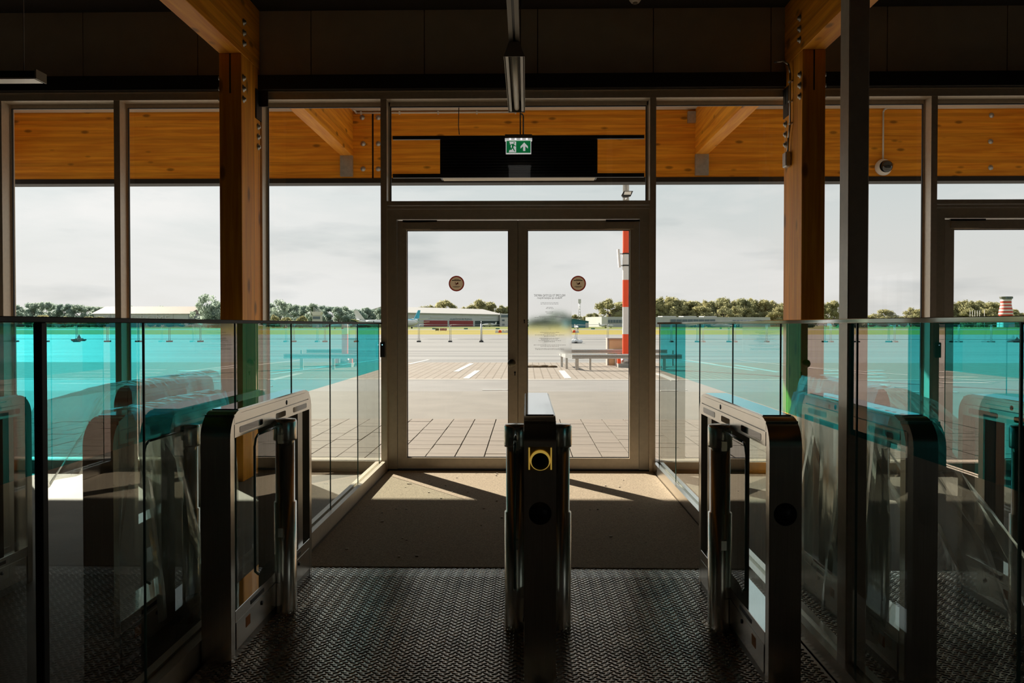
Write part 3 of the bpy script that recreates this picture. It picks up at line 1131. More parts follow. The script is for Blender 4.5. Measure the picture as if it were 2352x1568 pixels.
# panel antenna on two arms
pa_t, pa_b = Z(573, MY), Z(614, MY)
ant = MB().prism([(-.27, pa_t), (-.20, pa_t), (-.16, pa_b), (-.23, pa_b)], 'y', -.10, .10).build('panel_antenna', M['mast_white'], mast)
for zz in (Z(583, MY), Z(610, MY)):
    MB().cyl((-.22, 0, zz), (0, 0, zz), .018, n=6).build('antenna_arm', M['galv'], mast)
    MB().cyl((0, 0, zz - .02), (0, 0, zz + .02), mr_ * 1.08, n=16).build('strap', M['black_steel'], mast)
fl = at(1447, 445, MY - .4)
fz = fl.z
M['lamp_glass'] = pbr('flood_glass', (0.75, 0.70, 0.60), 0.25)
q = MB().prism([(-.19, fz - .04), (-.12, fz + .085), (.17, fz + .085), (.10, fz - .07), (-.02, fz - .10), (-.14, fz - .10)], 'y', -.42, -.30)
q.build('floodlight', M['black_steel'], mast)
MB().prism([(-.12, fz - .03), (-.09, fz + .065), (.12, fz + .065), (.09, fz - .03)], 'y', -.43, -.42).build('flood_lens', M['lamp_glass'], mast)
B(-.03, .03, -.32, 0, fz - .14, fz - .09).build('flood_arm', M['galv'], mast)

M['beige'] = pbr('beige_cabinet', (0.50, 0.34, 0.19), 0.6, var=.05, scale=5)
bc = at(1421, 843, 25.8)
cab = thing('utility_cabinet', 'beige utility cabinet behind the crash barrier and striped mast', 'cabinet', (bc.x, 25.8, 0))
B(-.34, .34, -.2, .3, 0, .86).build('body', M['beige'], cab)
B(-.40, .38, -.24, .34, .86, .90).build('lid', M['kerb'], cab)
B(-.32, .32, -.21, -.2, .06, .82).build('door_panel', M['beige'], cab)
B(-.395, -.345, -.2, .3, 0, .86).build('side_frame', M['kerb'], cab)

# ------------------------------------------------------------------ temporary fence on the apron
FEY = 60.0
step = 72.4 / FPX * FEY
fx0 = X(962, FEY)
fmat = pbr('fence_tube', (0.33, 0.34, 0.34), 0.5, 0.5)
M['block'] = pbr('fence_block', (0.05, 0.05, 0.05), 0.9)


def panel_parts(root):
    parts = []
    for (nm, mb, m) in (
            ('base_block', B(-.12, .12, -.32, .32, 0, .11), M['block']),
            ('post', MB().cyl((-.05, 0, .1), (-.05, 0, 1.36), .018, n=6), fmat),
            ('post', MB().cyl((.05, 0, .1), (.05, 0, 1.36), .018, n=6), fmat),
            ('top_bar', MB().cyl((.05, 0, 1.34), (step - .05, 0, 1.34), .014, n=6), fmat),
            ('bottom_bar', MB().cyl((.05, 0, .22), (step - .05, 0, .22), .014, n=6), fmat)):
        o = mb.build(nm, m, root)
        parts.append(o)
    wires = MB()
    for k in range(1, 24):
        xx = .05 + (step - .1) * k / 24
        wires.box(xx - .0006, xx + .0006, -.0006, .0006, .22, 1.34)
    for k in range(1, 8):
        zz = .22 + 1.12 * k / 8
        wires.box(.05, step - .05, -.0006, .0006, zz - .0006, zz + .0006)
    parts.append(tag(wires.build('mesh_wires', fmat, root), kind='stuff'))
    return parts


fproto = None
for i in range(-14, 20):
    xx = fx0 + i * step
    pxl = 962 + 72.4 * i
    lab = 'low mesh fence panel on the apron, %s from the left picture edge' % ORD[i + 13] if i >= -13 and i < 19 else 'low mesh fence panel on the apron just outside the picture %s' % ('left' if i < 0 else 'right')
    if fproto is None:
        fproto = thing('fence_panel', lab, 'fence', (xx, FEY, 0), group='fence panels on the apron')
        fparts = panel_parts(fproto)
    else:
        o = fproto.copy()
        COL.objects.link(o)
        o.location = (xx, FEY, 0)
        o['label'] = lab
        for p_ in fparts:
            k = p_.copy()
            COL.objects.link(k)
            k.parent = o
tw = at(1106, 787, FEY)
t = thing('stub_post', 'thick grey post on a round base in the mesh fence, left door leaf', 'post', (tw.x, FEY - .5, 0))
MB().cyl((0, 0, .12), (0, 0, 1.42), .05, n=10).build('shaft', M['galv'], t)
MB().lathe([(.0001, 0), (.16, 0), (.15, .10), (.09, .16), (.0001, .16)], n=14).build('foot', M['block'], t)
MB().cyl((0, 0, 1.42), (0, 0, 1.6), .035, .02, n=8).build('cap', M['galv'], t)
# white plastic-wrapped bundle and dark tarpaulin heap beside the fence
M['white_sheet'] = pbr('white_sheet', (0.72, 0.72, 0.72), 0.35, var=.12, scale=6)
M['tarp'] = pbr('dark_tarp', (0.05, 0.06, 0.06), 0.5, var=.2, scale=5)


def lump(name, lab, cat, pos, w, h, m, seed):
    rr = random.Random(seed)
    t = thing(name, lab, cat, pos)
    q = MB()
    for k in range(9):
        a = rr.uniform(-.45, .45)
        q.ball((a * w, rr.uniform(-.2, .2) * w, h * .30 * (1 - abs(a))), w * rr.uniform(.16, .26), 6, 1.25, 1, h / w * rr.uniform(.8, 1.2))
    q.add([(-.25 * w, 0, .3 * h), (.1 * w, -.1 * w, .35 * h), (.1 * w, .12 * w, .35 * h), (-.06 * w, 0, h * 1.05)], [[0, 1, 3], [1, 2, 3], [2, 0, 3]])
    q.build('cover', m, t)
    B(-.42 * w, .42 * w, -.15 * w, .15 * w, 0, h * .14).build('pallet', M['block'], t)
    return t


p = ground_at(1323, 788)
lump('wrapped_bundle', 'bundle wrapped in white sheeting by the fence, right door leaf', 'bundle', (p.x, p.y, 0), .78, .62, M['white_sheet'], 4)
p = ground_at(183, 783)
lump('covered_heap', 'dark covered heap on the apron at the far left', 'heap', (p.x, p.y, 0), .95, .55, M['tarp'], 8)
p = ground_at(2338, 786)
lump('covered_heap', 'dark covered heap on the apron at the far right edge', 'heap', (p.x, p.y, 0), 1.1, .42, M['tarp'], 9)

# ------------------------------------------------------------------ airfield signs and barricades
M['sign_black'] = pbr('sign_black', (0.02, 0.02, 0.02), 0.6)
M['sign_red'] = pbr('sign_red', (0.34, 0.035, 0.02), 0.6)
M['yellow'] = pbr('sign_yellow', (0.420, 0.308, 0.034), 0.6)
SY = 150.0
for (px_, w, m, txt, tm, lab) in ((1004, 8.2, 'sign_black', 'N2', 'yellow', 'black taxiway sign with yellow code on the dry grass'), (1018, 15.8, 'sign_red', '22-05', 'white', 'red runway sign reading 22-05 on the dry grass')):
    c = at(px_, 759, SY)
    s = thing('airfield_sign', lab, 'sign', (c.x, SY, gz(SY)))
    hw = w / 2 / FPX * SY
    hz = 5.2 / FPX * SY
    z0 = Z(758.8, SY) - gz(SY)
    B(-hw, hw, 0, .12, z0, z0 + hz).build('board', M[m], s)
    for k in (-.7, .7):
        B(k * hw - .02, k * hw + .02, .02, .1, -.05, z0).build('leg', M['galv'], s)
    lettering('lettering', txt, hz * .9, (0, -.012, z0 + hz / 2), M[tm], s, width=hw * 1.7)
for (px_, py_, lab) in ((997, 753, 'small dark green marker board beside the black taxiway sign'), (1070, 753, 'small dark green marker board before the second red hangar door'), (1143, 752.5, 'green marker board near the dark hangar opening'), (1362, 754, 'green marker board before the pale building in the right door leaf')):
    c = at(px_, py_, 190)
    s = thing('marker_board', lab, 'sign', (c.x, 190, gz(190)), group='green marker boards')
    B(-.48, .48, 0, .08, .12, .42).build('board', pbr('marker_green', (0.05, 0.17, 0.08), .6) if 'mg' not in M else M['mg'], s)
    B(-.03, .03, .02, .06, -.05, .12).build('leg', M['galv'], s)
for i, px_ in enumerate((1141, 1148.5, 1156, 1163.5, 1171, 1311, 1319, 1326)):
    c = at(px_, 758.5, 128)
    m = 'mast_red' if i % 2 else 'mast_white'
    s = tag(MB().prism([(-.28, 0), (.28, 0), (.22, .34), (.12, .42), (-.12, .42), (-.22, .34)], 'y', -.15, .15).build('barrier_block', M['mast_red' if i in (1, 4, 6) else 'mast_white']),
            ('red' if i in (1, 4, 6) else 'white') + ' plastic barrier block at the end of the apron', 'barrier', 'barrier blocks on the apron edge')
    s.location = (c.x, 128, gz(128))

# ================================================================== HANGARS, TOWERS, AIRCRAFT
M['bld_white'] = pbr('cladding_white', (0.60, 0.59, 0.57), 0.6, var=.03, scale=.4)
M['roof_white'] = pbr('roof_white', (0.44, 0.43, 0.415), 0.7, var=.03, scale=.4, spec=0.08)
M['bld_grey'] = pbr('cladding_grey', (0.52, 0.55, 0.55), 0.6, var=.04, scale=.3)
M['bld_pale'] = pbr('cladding_pale', (0.46, 0.47, 0.46), 0.6, var=.04, scale=.3)
M['roof_tan'] = pbr('roof_tan', (0.20, 0.165, 0.13), 0.7, var=.04, scale=.3, spec=0.08)
M['door_red'] = pbr('hangar_red', (0.32, 0.045, 0.05), 0.6, var=.06, scale=.5)
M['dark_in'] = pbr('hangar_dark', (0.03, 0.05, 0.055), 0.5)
M['glass_far'] = pbr('far_window', (0.05, 0.10, 0.13), 0.15, spec=0.8)
M['teal_wall'] = pbr('teal_wall', (0.02, 0.16, 0.21), 0.6, var=.05, scale=.3)
M['cab_dark'] = pbr('cab_dark', (0.14, 0.15, 0.14), 0.5)
M['navy'] = pbr('navy_letter', (0.03, 0.10, 0.16), 0.6)
M['klm_blue'] = pbr('aircraft_blue', (0.015, 0.35, 0.55), 0.35)
M['ac_white'] = pbr('aircraft_white', (0.6, 0.61, 0.61), 0.35)
M['far_red'] = pbr('tower_red', (0.48, 0.055, 0.035), 0.6)


def far(name, lab, cat, pxa, pxb, Ya, Yb, pyb=750):
    """thing whose local x runs along a wall between two ground points"""
    a, b = at(pxa, 746, Ya), at(pxb, 746, Yb)
    d = Vector((b.x - a.x, b.y - a.y))
    t = thing(name, lab, cat, (a.x, a.y, gz(min(Ya, 380)) - .05), math.atan2(d.y, d.x))
    return t, d.length


def hz(py, Y):
    return Z(py, Y) - gz(min(Y, 380)) + .05


# flying-club hangar
h, Lh = far('hangar', 'long hangar with red doors and a white roof seen in the left door leaf', 'building', 930, 1152, 372, 440)
w1, w2 = hz(719.5, 372), hz(708, 372)
B(0, Lh, 0, 30, 0, w1).build('wall', M['bld_grey'], h)
MB().prism([(-.6, w1), (-.6, w1 + .4), (14, w2 + 1.2), (30, w1), (30, w1 - .2)], 'x', -1, Lh + 1).build('roof', M['roof_white'], h)


def seg(px):                               # pixel -> distance along the wall line
    a, b = at(930, 746, 372), at(1152, 746, 440)
    lo, hi = 0.0, 1.0
    for _ in range(40):
        m = (lo + hi) / 2
        q = a.lerp(b, m)
        d = Vector((q.x, q.y, 0))
        pxm = 1176 + FPX * math.tan(math.atan2(d.x, d.y) + YAW)
        if pxm < px:
            lo = m
        else:
            hi = m
    return lo * Lh


dh = hz(735.8, 390)
for k, (pa, pb) in enumerate(((973.5, 1027), (1032, 1086))):
    a, b = seg(pa), seg(pb)
    dd = B(a, b, -.25, 0, 0.3, dh).build('hangar_door', M['door_red'], h)
    for j in range(1, 8):
        B(a, b, -.32, -.25, .3 + (dh - .3) * j / 8 - .03, .3 + (dh - .3) * j / 8 + .03).build('door_rib', M['door_red'], dd)
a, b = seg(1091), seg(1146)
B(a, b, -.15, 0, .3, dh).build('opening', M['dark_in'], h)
for (pa, pb) in ((989, 1018), (1047, 1077), (1105, 1133)):
    B(seg(pa), seg(pb), -.2, 0, dh + 1.4, dh + 1.75).build('light_strip', M['bld_white'], h)
lettering('lettering', 'VLIEGCLUB FLEVO', 1.25, (seg(1058.5), -.35, dh + .72), M['navy'], h, width=seg(1084) - seg(1033))
h2, L2 = far('office_block', 'white three-storey office end of the red-door hangar', 'building', 1148, 1176, 436, 436)
B(0, L2, 0, 14, 0, hz(720, 436)).build('wall', M['bld_white'], h2)
for (pa, pb, ya, yb) in ((1151, 1172, 728.5, 723), (1153, 1159, 737, 733.5), (1153, 1159, 747, 743.5)):
    B((pa - 1148) / 28 * L2, (pb - 1148) / 28 * L2, -.15, 0, hz(ya, 436), hz(yb, 436)).build('window', M['glass_far'], h2)

# museum hangar at the left
h, Lh = far('hangar', 'low hangar with a tan roof and white wall letters on the left', 'building', 216, 432, 330, 330)
wz, rz_ = hz(720, 330), hz(709.5, 330)
B(0, Lh, 0, 22, 0, wz).build('wall', M['bld_grey'], h)
MB().prism([(-.5, wz), (11, rz_ + 1.4), (22, wz)], 'x', -1, Lh + 1).build('roof', M['roof_tan'], h)
a = Lh
B(a, a + (478 - 432) / FPX * 330, 2, 20, 0, wz - .4).build('side_wing', M['bld_pale'], h)
for k in range(6):
    B(k * Lh / 6 + .2, k * Lh / 6 + .5, -.15, 0, 0, wz).build('pilaster', M['bld_pale'], h)
B(a + 2, a + 5, 1.8, 2, wz - 2.2, wz - 1.2).build('window', M['glass_far'], h)
lettering('lettering', 'AVIODROME', 3.6, (Lh * .46, -.3, wz - 2.1), M['bld_white'], h, width=Lh * .70)

# pale building, teal shed, mast
h, Lh = far('office_building', 'long flat pale airport building behind the right glass barrier', 'building', 1380, 1769, 360, 385)
B(0, Lh, 0, 20, 0, hz(727.5, 368)).build('wall', M['bld_pale'], h)
for (u0, u1) in ((.355, .435), (.478, .556), (.60, .677)):
    B(u0 * Lh, u1 * Lh, 1, 6, hz(727.5, 368), hz(725.5, 368)).build('roof_light', M['bld_white'], h)
for (u0, u1, ya, yb) in ((.035, .16, 741, 734.5), (.395, .66, 741, 733), (.765, .945, 738, 734.5)):
    f = B(u0 * Lh, u1 * Lh, -.2, 0, hz(ya, 372), hz(yb, 372)).build('window_band', M['glass_far'], h)
    n = 8
    for k in range(n + 1):
        xx = u0 * Lh + (u1 - u0) * Lh * k / n
        B(xx - .06, xx + .06, -.28, -.2, hz(ya, 372), hz(yb, 372)).build('glazing_bar', M['bld_pale'], f)
B(.0, .035 * Lh, -1.0, 0, 0, hz(728, 362)).build('corner_block', M['bld_white'], h)
h, Lh = far('shed', 'teal metal shed seen in the right door leaf', 'building', 1300, 1352, 300, 300)
MB().prism([(0, 0), (Lh, 0), (Lh, hz(738, 300)), (Lh * .36, hz(731.5, 300)), (0, hz(734.5, 300))], 'y', 0, 18).build('wall', M['teal_wall'], h)
MB().prism([(-.2, hz(734.8, 300)), (Lh * .36, hz(731.8, 300)), (Lh + .2, hz(738.2, 300)), (Lh + .2, hz(737.5, 300)), (Lh * .36, hz(731, 300)), (-.2, hz(734, 300))], 'y', -.4, 18).build('roof', M['bld_pale'], h)
B(Lh * .86, Lh * .99, -.15, 0, 0, hz(741, 300)).build('shed_door', M['bld_pale'], h)
mp_ = at(1331, 746, 420)
t = thing('lattice_mast', 'thin grey lattice radio mast in the right door leaf', 'mast', (mp_.x, 420, gz(380)))
H = hz(687, 420)
for sx, sy in ((-1, -1), (1, -1), (1, 1), (-1, 1)):
    MB().cyl((sx * .6, sy * .6, 0), (sx * .25, sy * .25, H), .12, n=5).build('leg', M['galv'], t)
lt = MB()
for k in range(10):
    z0, z1 = H * k / 10, H * (k + 1) / 10
    r0, r1 = .6 - .35 * k / 10, .6 - .35 * (k + 1) / 10
    lt.cyl((-r0, -r0, z0), (r1, -r1, z1), .06, n=4)
    lt.cyl((r0, r0, z0), (-r1, r1, z1), .06, n=4)
lt.build('bracing', M['galv'], t)
B(-.75, .75, -.6, .6, H - 2.2, H).build('antenna_head', M['galv'], t)

# control tower, right
TY = 330.0
tp = at(2310, 746, TY)
t = thing('control_tower', 'red and white banded airport control tower at the far right', 'tower', (tp.x, TY, gz(TY)))
k_ = TY / FPX
prof = [(728, 12.5), (722, 14.0), (714.5, 13.2), (707, 11.8), (700, 10.6), (695, 10.4), (691.5, 10.8), (688, 11.8)]
ys = [729, 726.5, 722.2, 719, 714.6, 711.4, 707, 704, 700, 697, 692.5]


def wid(py):
    for (a, wa), (b, wb) in zip(prof[:-1], prof[1:]):
        if b <= py <= a:
            return wb + (wa - wb) * (py - b) / (a - b)
    return prof[0][1] if py > prof[0][0] else prof[-1][1]


B(-12.6 * k_, 12.6 * k_, -12.6 * k_, 12.6 * k_, 0, hz(729, TY)).build('base', M['bld_white'], t)
for i in range(len(ys) - 1):
    a, b = ys[i], ys[i + 1]
    ra, rb = wid(a) * k_ * 1.06, wid(b) * k_ * 1.06
    m = M['far_red'] if i % 2 == 1 else M['bld_white']
    MB().lathe([(ra, hz(a, TY)), (rb, hz(b, TY))], n=8, a0=R(22.5)).build('band', m, t)
MB().lathe([(10.6 * k_, hz(692.5, TY)), (11.5 * k_, hz(688.5, TY)), (.001, hz(688.5, TY))], n=8, a0=R(22.5)).build('neck', M['bld_white'], t)
MB().lathe([(11.6 * k_, hz(688.5, TY)), (13.6 * k_, hz(682.5, TY)), (13.8 * k_, hz(682, TY)), (.001, hz(681.6, TY))], n=8, a0=R(22.5)).build('cab', M['cab_dark'], t)
for j in range(-2, 3):
    xx = j * 3.4 * k_
    MB().prism([(xx - 1.1 * k_, hz(687, TY)), (xx + 1.1 * k_, hz(687, TY)), (xx * 1.05 + 1.2 * k_, hz(683.5, TY)), (xx * 1.05 - 1.2 * k_, hz(683.5, TY))], 'y', -12.9 * k_, -12.4 * k_).build('window', M['glass_far'], t)
# old low tower, left
TY2 = 260.0
tp = at(729, 746, TY2)
t = thing('old_tower', 'small old lookout tower with a white cabin before the left trees', 'tower', (tp.x, TY2, gz(TY2)))
k_ = TY2 / FPX
B(-9.5 * k_, 9.5 * k_, -8 * k_, 8 * k_, 0, hz(724, TY2)).build('base', M['bld_pale'], t)
B(-8.5 * k_, 8.5 * k_, -8.2 * k_, -8 * k_, hz(733, TY2), hz(727, TY2)).build('window', M['glass_far'], t)
MB().prism([(-8.5 * k_, hz(724, TY2)), (8.5 * k_, hz(724, TY2)), (11 * k_, hz(717, TY2)), (11 * k_, hz(716, TY2)), (-11 * k_, hz(716, TY2)), (-11 * k_, hz(717, TY2))], 'y', -9 * k_, 9 * k_).build('cabin', M['bld_white'], t)
for j in range(6):
    xx = (-8 + 3.2 * j) * k_
    MB().cyl((xx, 0, hz(716, TY2)), (xx, 0, hz(706 + (j % 3) * 2, TY2)), .06, n=4).build('aerial', M['galv'], t)


# aircraft
def airliner(lab, px, py_base, Y, scale, rz, livery, fin):
    c = at(px, 746, Y)
    t = thing('airliner', lab, 'aircraft', (c.x, Y, gz(Y)), rz)
    s = scale
    q = MB()
    prof = []
    n = 14
    zc = 2.6 * s
    L_ = 30 * s
    rad = 1.7 * s
    secs = [(0, .15, .2), (.03, .5, .05), (.08, .85, 0), (.14, 1, 0), (.70, 1, 0), (.85, .7, .25), (.95, .38, .5), (1, .12, .7)]
    vs, fs = [], []
    for (u, r, up) in secs:
        for i in range(n):
            g_ = 2 * math.pi * i / n
            vs.append((L_ * (u - .5), math.cos(g_) * rad * r, zc + up * rad + math.sin(g_) * rad * r))
    for k in range(len(secs) - 1):
        for i in range(n):
            fs.append([k * n + i, k * n + (i + 1) % n, (k + 1) * n + (i + 1) % n, (k + 1) * n + i])
    MB().add(vs, fs, True).build('fuselage', M[livery], t)
    x0 = L_ * .36
    MB().prism([(x0, zc + rad), (x0 + 4.2 * s, zc + rad * 1.2), (x0 + 5.4 * s, zc + 6.2 * s), (x0 + 3.6 * s, zc + 6.2 * s)], 'y', -.15 * s, .15 * s).build('tail_fin', M[fin], t)
    for sgn in (-1, 1):
        MB().add([(x0 + 2.4 * s, 0, zc + rad * .8), (x0 + 4.6 * s, 0, zc + rad * .8), (x0 + 5.6 * s, sgn * 5 * s, zc + rad * 1.1), (x0 + 4.4 * s, sgn * 5 * s, zc + rad * 1.1),
                  (x0 + 2.4 * s, 0, zc + rad * .9), (x0 + 4.6 * s, 0, zc + rad * .9), (x0 + 5.6 * s, sgn * 5 * s, zc + rad * 1.18), (x0 + 4.4 * s, sgn * 5 * s, zc + rad * 1.18)],
                 [[0, 1, 2, 3], [4, 5, 6, 7], [0, 1, 5, 4], [1, 2, 6, 5], [2, 3, 7, 6], [3, 0, 4, 7]]).build('tailplane', M['ac_white'], t)
        MB().add([(-3 * s, 0, zc - rad * .6), (3 * s, 0, zc - rad * .6), (6 * s, sgn * 13 * s, zc + .1 * s), (4.6 * s, sgn * 13 * s, zc + .1 * s),
                  (-3 * s, 0, zc - rad * .35), (3 * s, 0, zc - rad * .35), (6 * s, sgn * 13 * s, zc + .25 * s), (4.6 * s, sgn * 13 * s, zc + .25 * s)],
                 [[0, 1, 2, 3], [4, 5, 6, 7], [0, 1, 5, 4], [1, 2, 6, 5], [2, 3, 7, 6], [3, 0, 4, 7]]).build('wing', M['ac_white'], t)
        e = MB().cyl((x0 - 5 * s, sgn * 2.7 * s, zc + .5 * s), (x0 - .8 * s, sgn * 2.7 * s, zc + .6 * s), .85 * s, .6 * s, n=12)
        e.build('engine', M['ac_white'], t)
        MB().cyl((x0 - 5.05 * s, sgn * 2.7 * s, zc + .5 * s), (x0 - 4.9 * s, sgn * 2.7 * s, zc + .5 * s), .7 * s, n=12).build('intake', M['dark_in'], t)
        MB().cyl((0, sgn * 2 * s, zc - rad), (0, sgn * 2 * s, .5 * s), .15 * s, n=6).cyl((0, sgn * 2 * s - .3 * s, .5 * s), (0, sgn * 2 * s + .3 * s, .5 * s), .5 * s, n=10).build('main_gear', M['black_steel'], t)
    MB().cyl((-L_ * .40, 0, zc - rad), (-L_ * .40, 0, .4 * s), .12 * s, n=6).cyl((-L_ * .40, -.2 * s, .4 * s), (-L_ * .40, .2 * s, .4 * s), .4 * s, n=10).build('nose_gear', M['black_steel'], t)
    return t


airliner('white airliner with a pale tail fin standing left of the double door frame', 889, 750, 230, .62, R(176), 'ac_white', 'ac_white')
airliner('bright blue airliner tail with round engines beside the red-door hangar', 921, 752, 300, .78, R(62), 'klm_blue', 'klm_blue')


def light_plane(lab, px, Y, s, rz, m='ac_white'):
    c = at(px, 746, Y)
    t = thing('light_aircraft', lab, 'aircraft', (c.x, Y, gz(Y)), rz, 'small parked aircraft')
    MB().lathe([(.05, -3.5), (.28, -3.0), (.6, -1.4), (.62, .4), (.45, 2.2), (.2, 3.4), (.05, 3.7)], n=12).build('fuselage', M[m], t)
    o = t.children[0] if t.children else None
    for o in [k for k in COL.objects if k.parent == t]:
        o.rotation_euler = (0, R(90), 0)
        o.location = (0, 0, 1.15 * s)
        o.scale = (s, s, s)
    B(-.9 * s, .5 * s, -4.6 * s, 4.6 * s, 1.62 * s, 1.74 * s).build('wing', M[m], t)
    MB().prism([(-3.5 * s, 1.2 * s), (-2.6 * s, 1.3 * s), (-3.2 * s, 2.5 * s), (-3.7 * s, 2.5 * s)], 'y', -.06 * s, .06 * s).build('tail_fin', M[m], t)
    B(-3.6 * s, -2.9 * s, -1.5 * s, 1.5 * s, 1.3 * s, 1.38 * s).build('tailplane', M[m], t)
    for (xx, yy) in ((2.4, 0), (-.2, .9), (-.2, -.9)):
        MB().cyl((xx * s, yy * s - .1 * s, .25 * s), (xx * s, yy * s + .1 * s, .25 * s), .25 * s, n=10).cyl((xx * s, yy * s, .25 * s), (xx * s, yy * .4 * s, .8 * s), .05 * s, n=5).build('wheel', M['black'], t)
    return t


light_plane('small white aircraft with a round nose before the teal shed', 1324, 205, .55, R(-80))
light_plane('small white aircraft on the field below the old lookout tower', 785, 215, .8, R(185))
light_plane('small dark-windowed aircraft at the mouth of the dark hangar opening', 1124, 350, .9, R(180))
light_plane('small pale aircraft in front of the low pale building', 1392, 260, .7, R(10))

# ================================================================== TREES
def leaf_mat(name, a, b):
    m, nt, N, L, out = base_mat(name)
    d = N('ShaderNodeBsdfDiffuse')
    tl = N('ShaderNodeBsdfTranslucent')
    oi = N('ShaderNodeObjectInfo')
    tc = N('ShaderNodeTexCoord')
    nz = N('ShaderNodeTexNoise')
    nz.inputs['Scale'].default_value = 0.6
    nz.inputs['Detail'].default_value = 5
    L(tc.outputs['Object'], nz.inputs['Vector'])
    ad = N('ShaderNodeMath')
    ad.operation = 'MULTIPLY_ADD'
    ad.inputs[1].default_value = 0.35
    L(oi.outputs['Random'], ad.inputs[0])
    L(nz.outputs['Fac'], ad.inputs[2])
    rp = N('ShaderNodeValToRGB')
    rp.color_ramp.elements[0].position = 0.35
    rp.color_ramp.elements[0].color = (*a, 1)
    rp.color_ramp.elements[1].position = 0.95
    rp.color_ramp.elements[1].color = (*b, 1)
    L(ad.outputs[0], rp.inputs[0])
    L(rp.outputs[0], d.inputs[0])
    L(rp.outputs[0], tl.inputs[0])
    mx = N('ShaderNodeMixShader')
    mx.inputs[0].default_value = 0.6
    L(d.outputs[0], mx.inputs[1])
    L(tl.outputs[0], mx.inputs[2])
    L(mx.outputs[0], out.inputs[0])
    return m


M['leaf'] = leaf_mat('foliage', (0.25, 0.27, 0.16), (0.48, 0.44, 0.225))
M['leaf_haze'] = leaf_mat('foliage_haze', (0.28, 0.37, 0.335), (0.43, 0.50, 0.41))  # distance haze put into the leaf colour, paler and bluer
M['bark'] = pbr('bark', (0.12, 0.09, 0.065), 0.9, var=.2, scale=3)


def crown_mesh(seed, m, tall=1.0, n_blob=26, n_leaf=2600, airy=1.0):
    rr = random.Random(seed)
    q = MB()
    blobs = []
    for k in range(n_blob):
        z = rr.uniform(.10, 1.0)
        w = math.sin(math.pi * min(1, max(0, (z - .02) ** .75))) ** .7
        a = rr.uniform(0, 2 * math.pi)
        rad = rr.uniform(.1, 1) ** .6 * .42 * w
        r = rr.uniform(.11, .19) * (1.1 - .35 * z) * (.8 if airy > 1 else 1)
        blobs.append((math.cos(a) * rad, math.sin(a) * rad, z * .9, r))
    vs, fs = [], []
    for i in range(n_leaf):
        b = blobs[rr.randrange(n_blob)]
        u = Vector((rr.gauss(0, 1), rr.gauss(0, 1), rr.gauss(0, 1))).normalized()
        p = Vector(b[:3]) + u * b[3] * rr.uniform(.62, 1.08)
        nrm = (u + Vector((rr.uniform(-.7, .7), rr.uniform(-.7, .7), rr.uniform(-.7, .7)))).normalized()
        t1 = nrm.orthogonal().normalized()
        t2 = nrm.cross(t1)
        s = rr.uniform(.018, .04)
        k = len(vs)
        g_ = rr.uniform(0, 6.28)
        for j in range(3):
            an = g_ + j * 2.094
            vs.append(p + t1 * (math.cos(an) * s) + t2 * (math.sin(an) * s * .8))
        fs.append([k, k + 1, k + 2])
    q.add(vs, fs)
    if airy <= 1:
        for b in blobs:
            q.ball(b[:3], b[3] * .66, 5)
    me_o = q.build('crown', m, None, fix=False)
    me = me_o.data
    bpy.data.objects.remove(me_o, do_unlink=True)
    return me


def trunk_mesh():
    q = MB()
    q.cyl((0, 0, 0), (0, 0, .45), .03, .02, n=7)
    for a in range(5):
        g_ = a * 1.256
        q.cyl((0, 0, .25 + .03 * a), (math.cos(g_) * .25, math.sin(g_) * .25, .55 + .05 * a), .014, .005, n=5)
    o = q.build('trunk', M['bark'], None)
    me = o.data
    bpy.data.objects.remove(o, do_unlink=True)
    return me


CR = {'w': [crown_mesh(s, M['leaf']) for s in (1, 2, 3)], 'c': [crown_mesh(s, M['leaf_haze']) for s in (4, 5, 6)],
      'a': [crown_mesh(s, M['leaf_haze'], airy=2, n_blob=44, n_leaf=3400) for s in (7, 8)]}
TR = trunk_mesh()
tk = random.Random(11)


def tree(px, pt, wpx, Y, kind, lab, group):
    c = at(px, 746, Y)
    Hh = Z(pt, Y) - gz(min(Y, 380))
    Ww = wpx * 1.75 / FPX * Y
    t = thing('tree', lab, 'tree', (c.x, Y, gz(min(Y, 380)) - .1), tk.uniform(0, 6.28), group)
    ms = CR[kind]
    for nm, me in (('crown', ms[tk.randrange(len(ms))]), ('trunk', TR)):
        o = bpy.data.objects.new(nm, me)
        COL.objects.link(o)
        o.parent = t
        o.scale = (Ww, Ww, Hh)
    return t


def belt(pts, Y, w, gap, kind, lab, group):
    """a row of trees following a tree-top line given in pixels"""
    for (xa, ya), (xb, yb) in zip(pts[:-1], pts[1:]):
        n = max(1, int((xb - xa) / gap))
        for i in range(n):
            u = (i + .5) / n
            tree(xa + (xb - xa) * u + tk.uniform(-3, 3), 1.0 + ya + (yb - ya) * u + tk.uniform(-2.5, 3.5), w * tk.uniform(.85, 1.25), Y + tk.uniform(-14, 14), kind, lab, group)


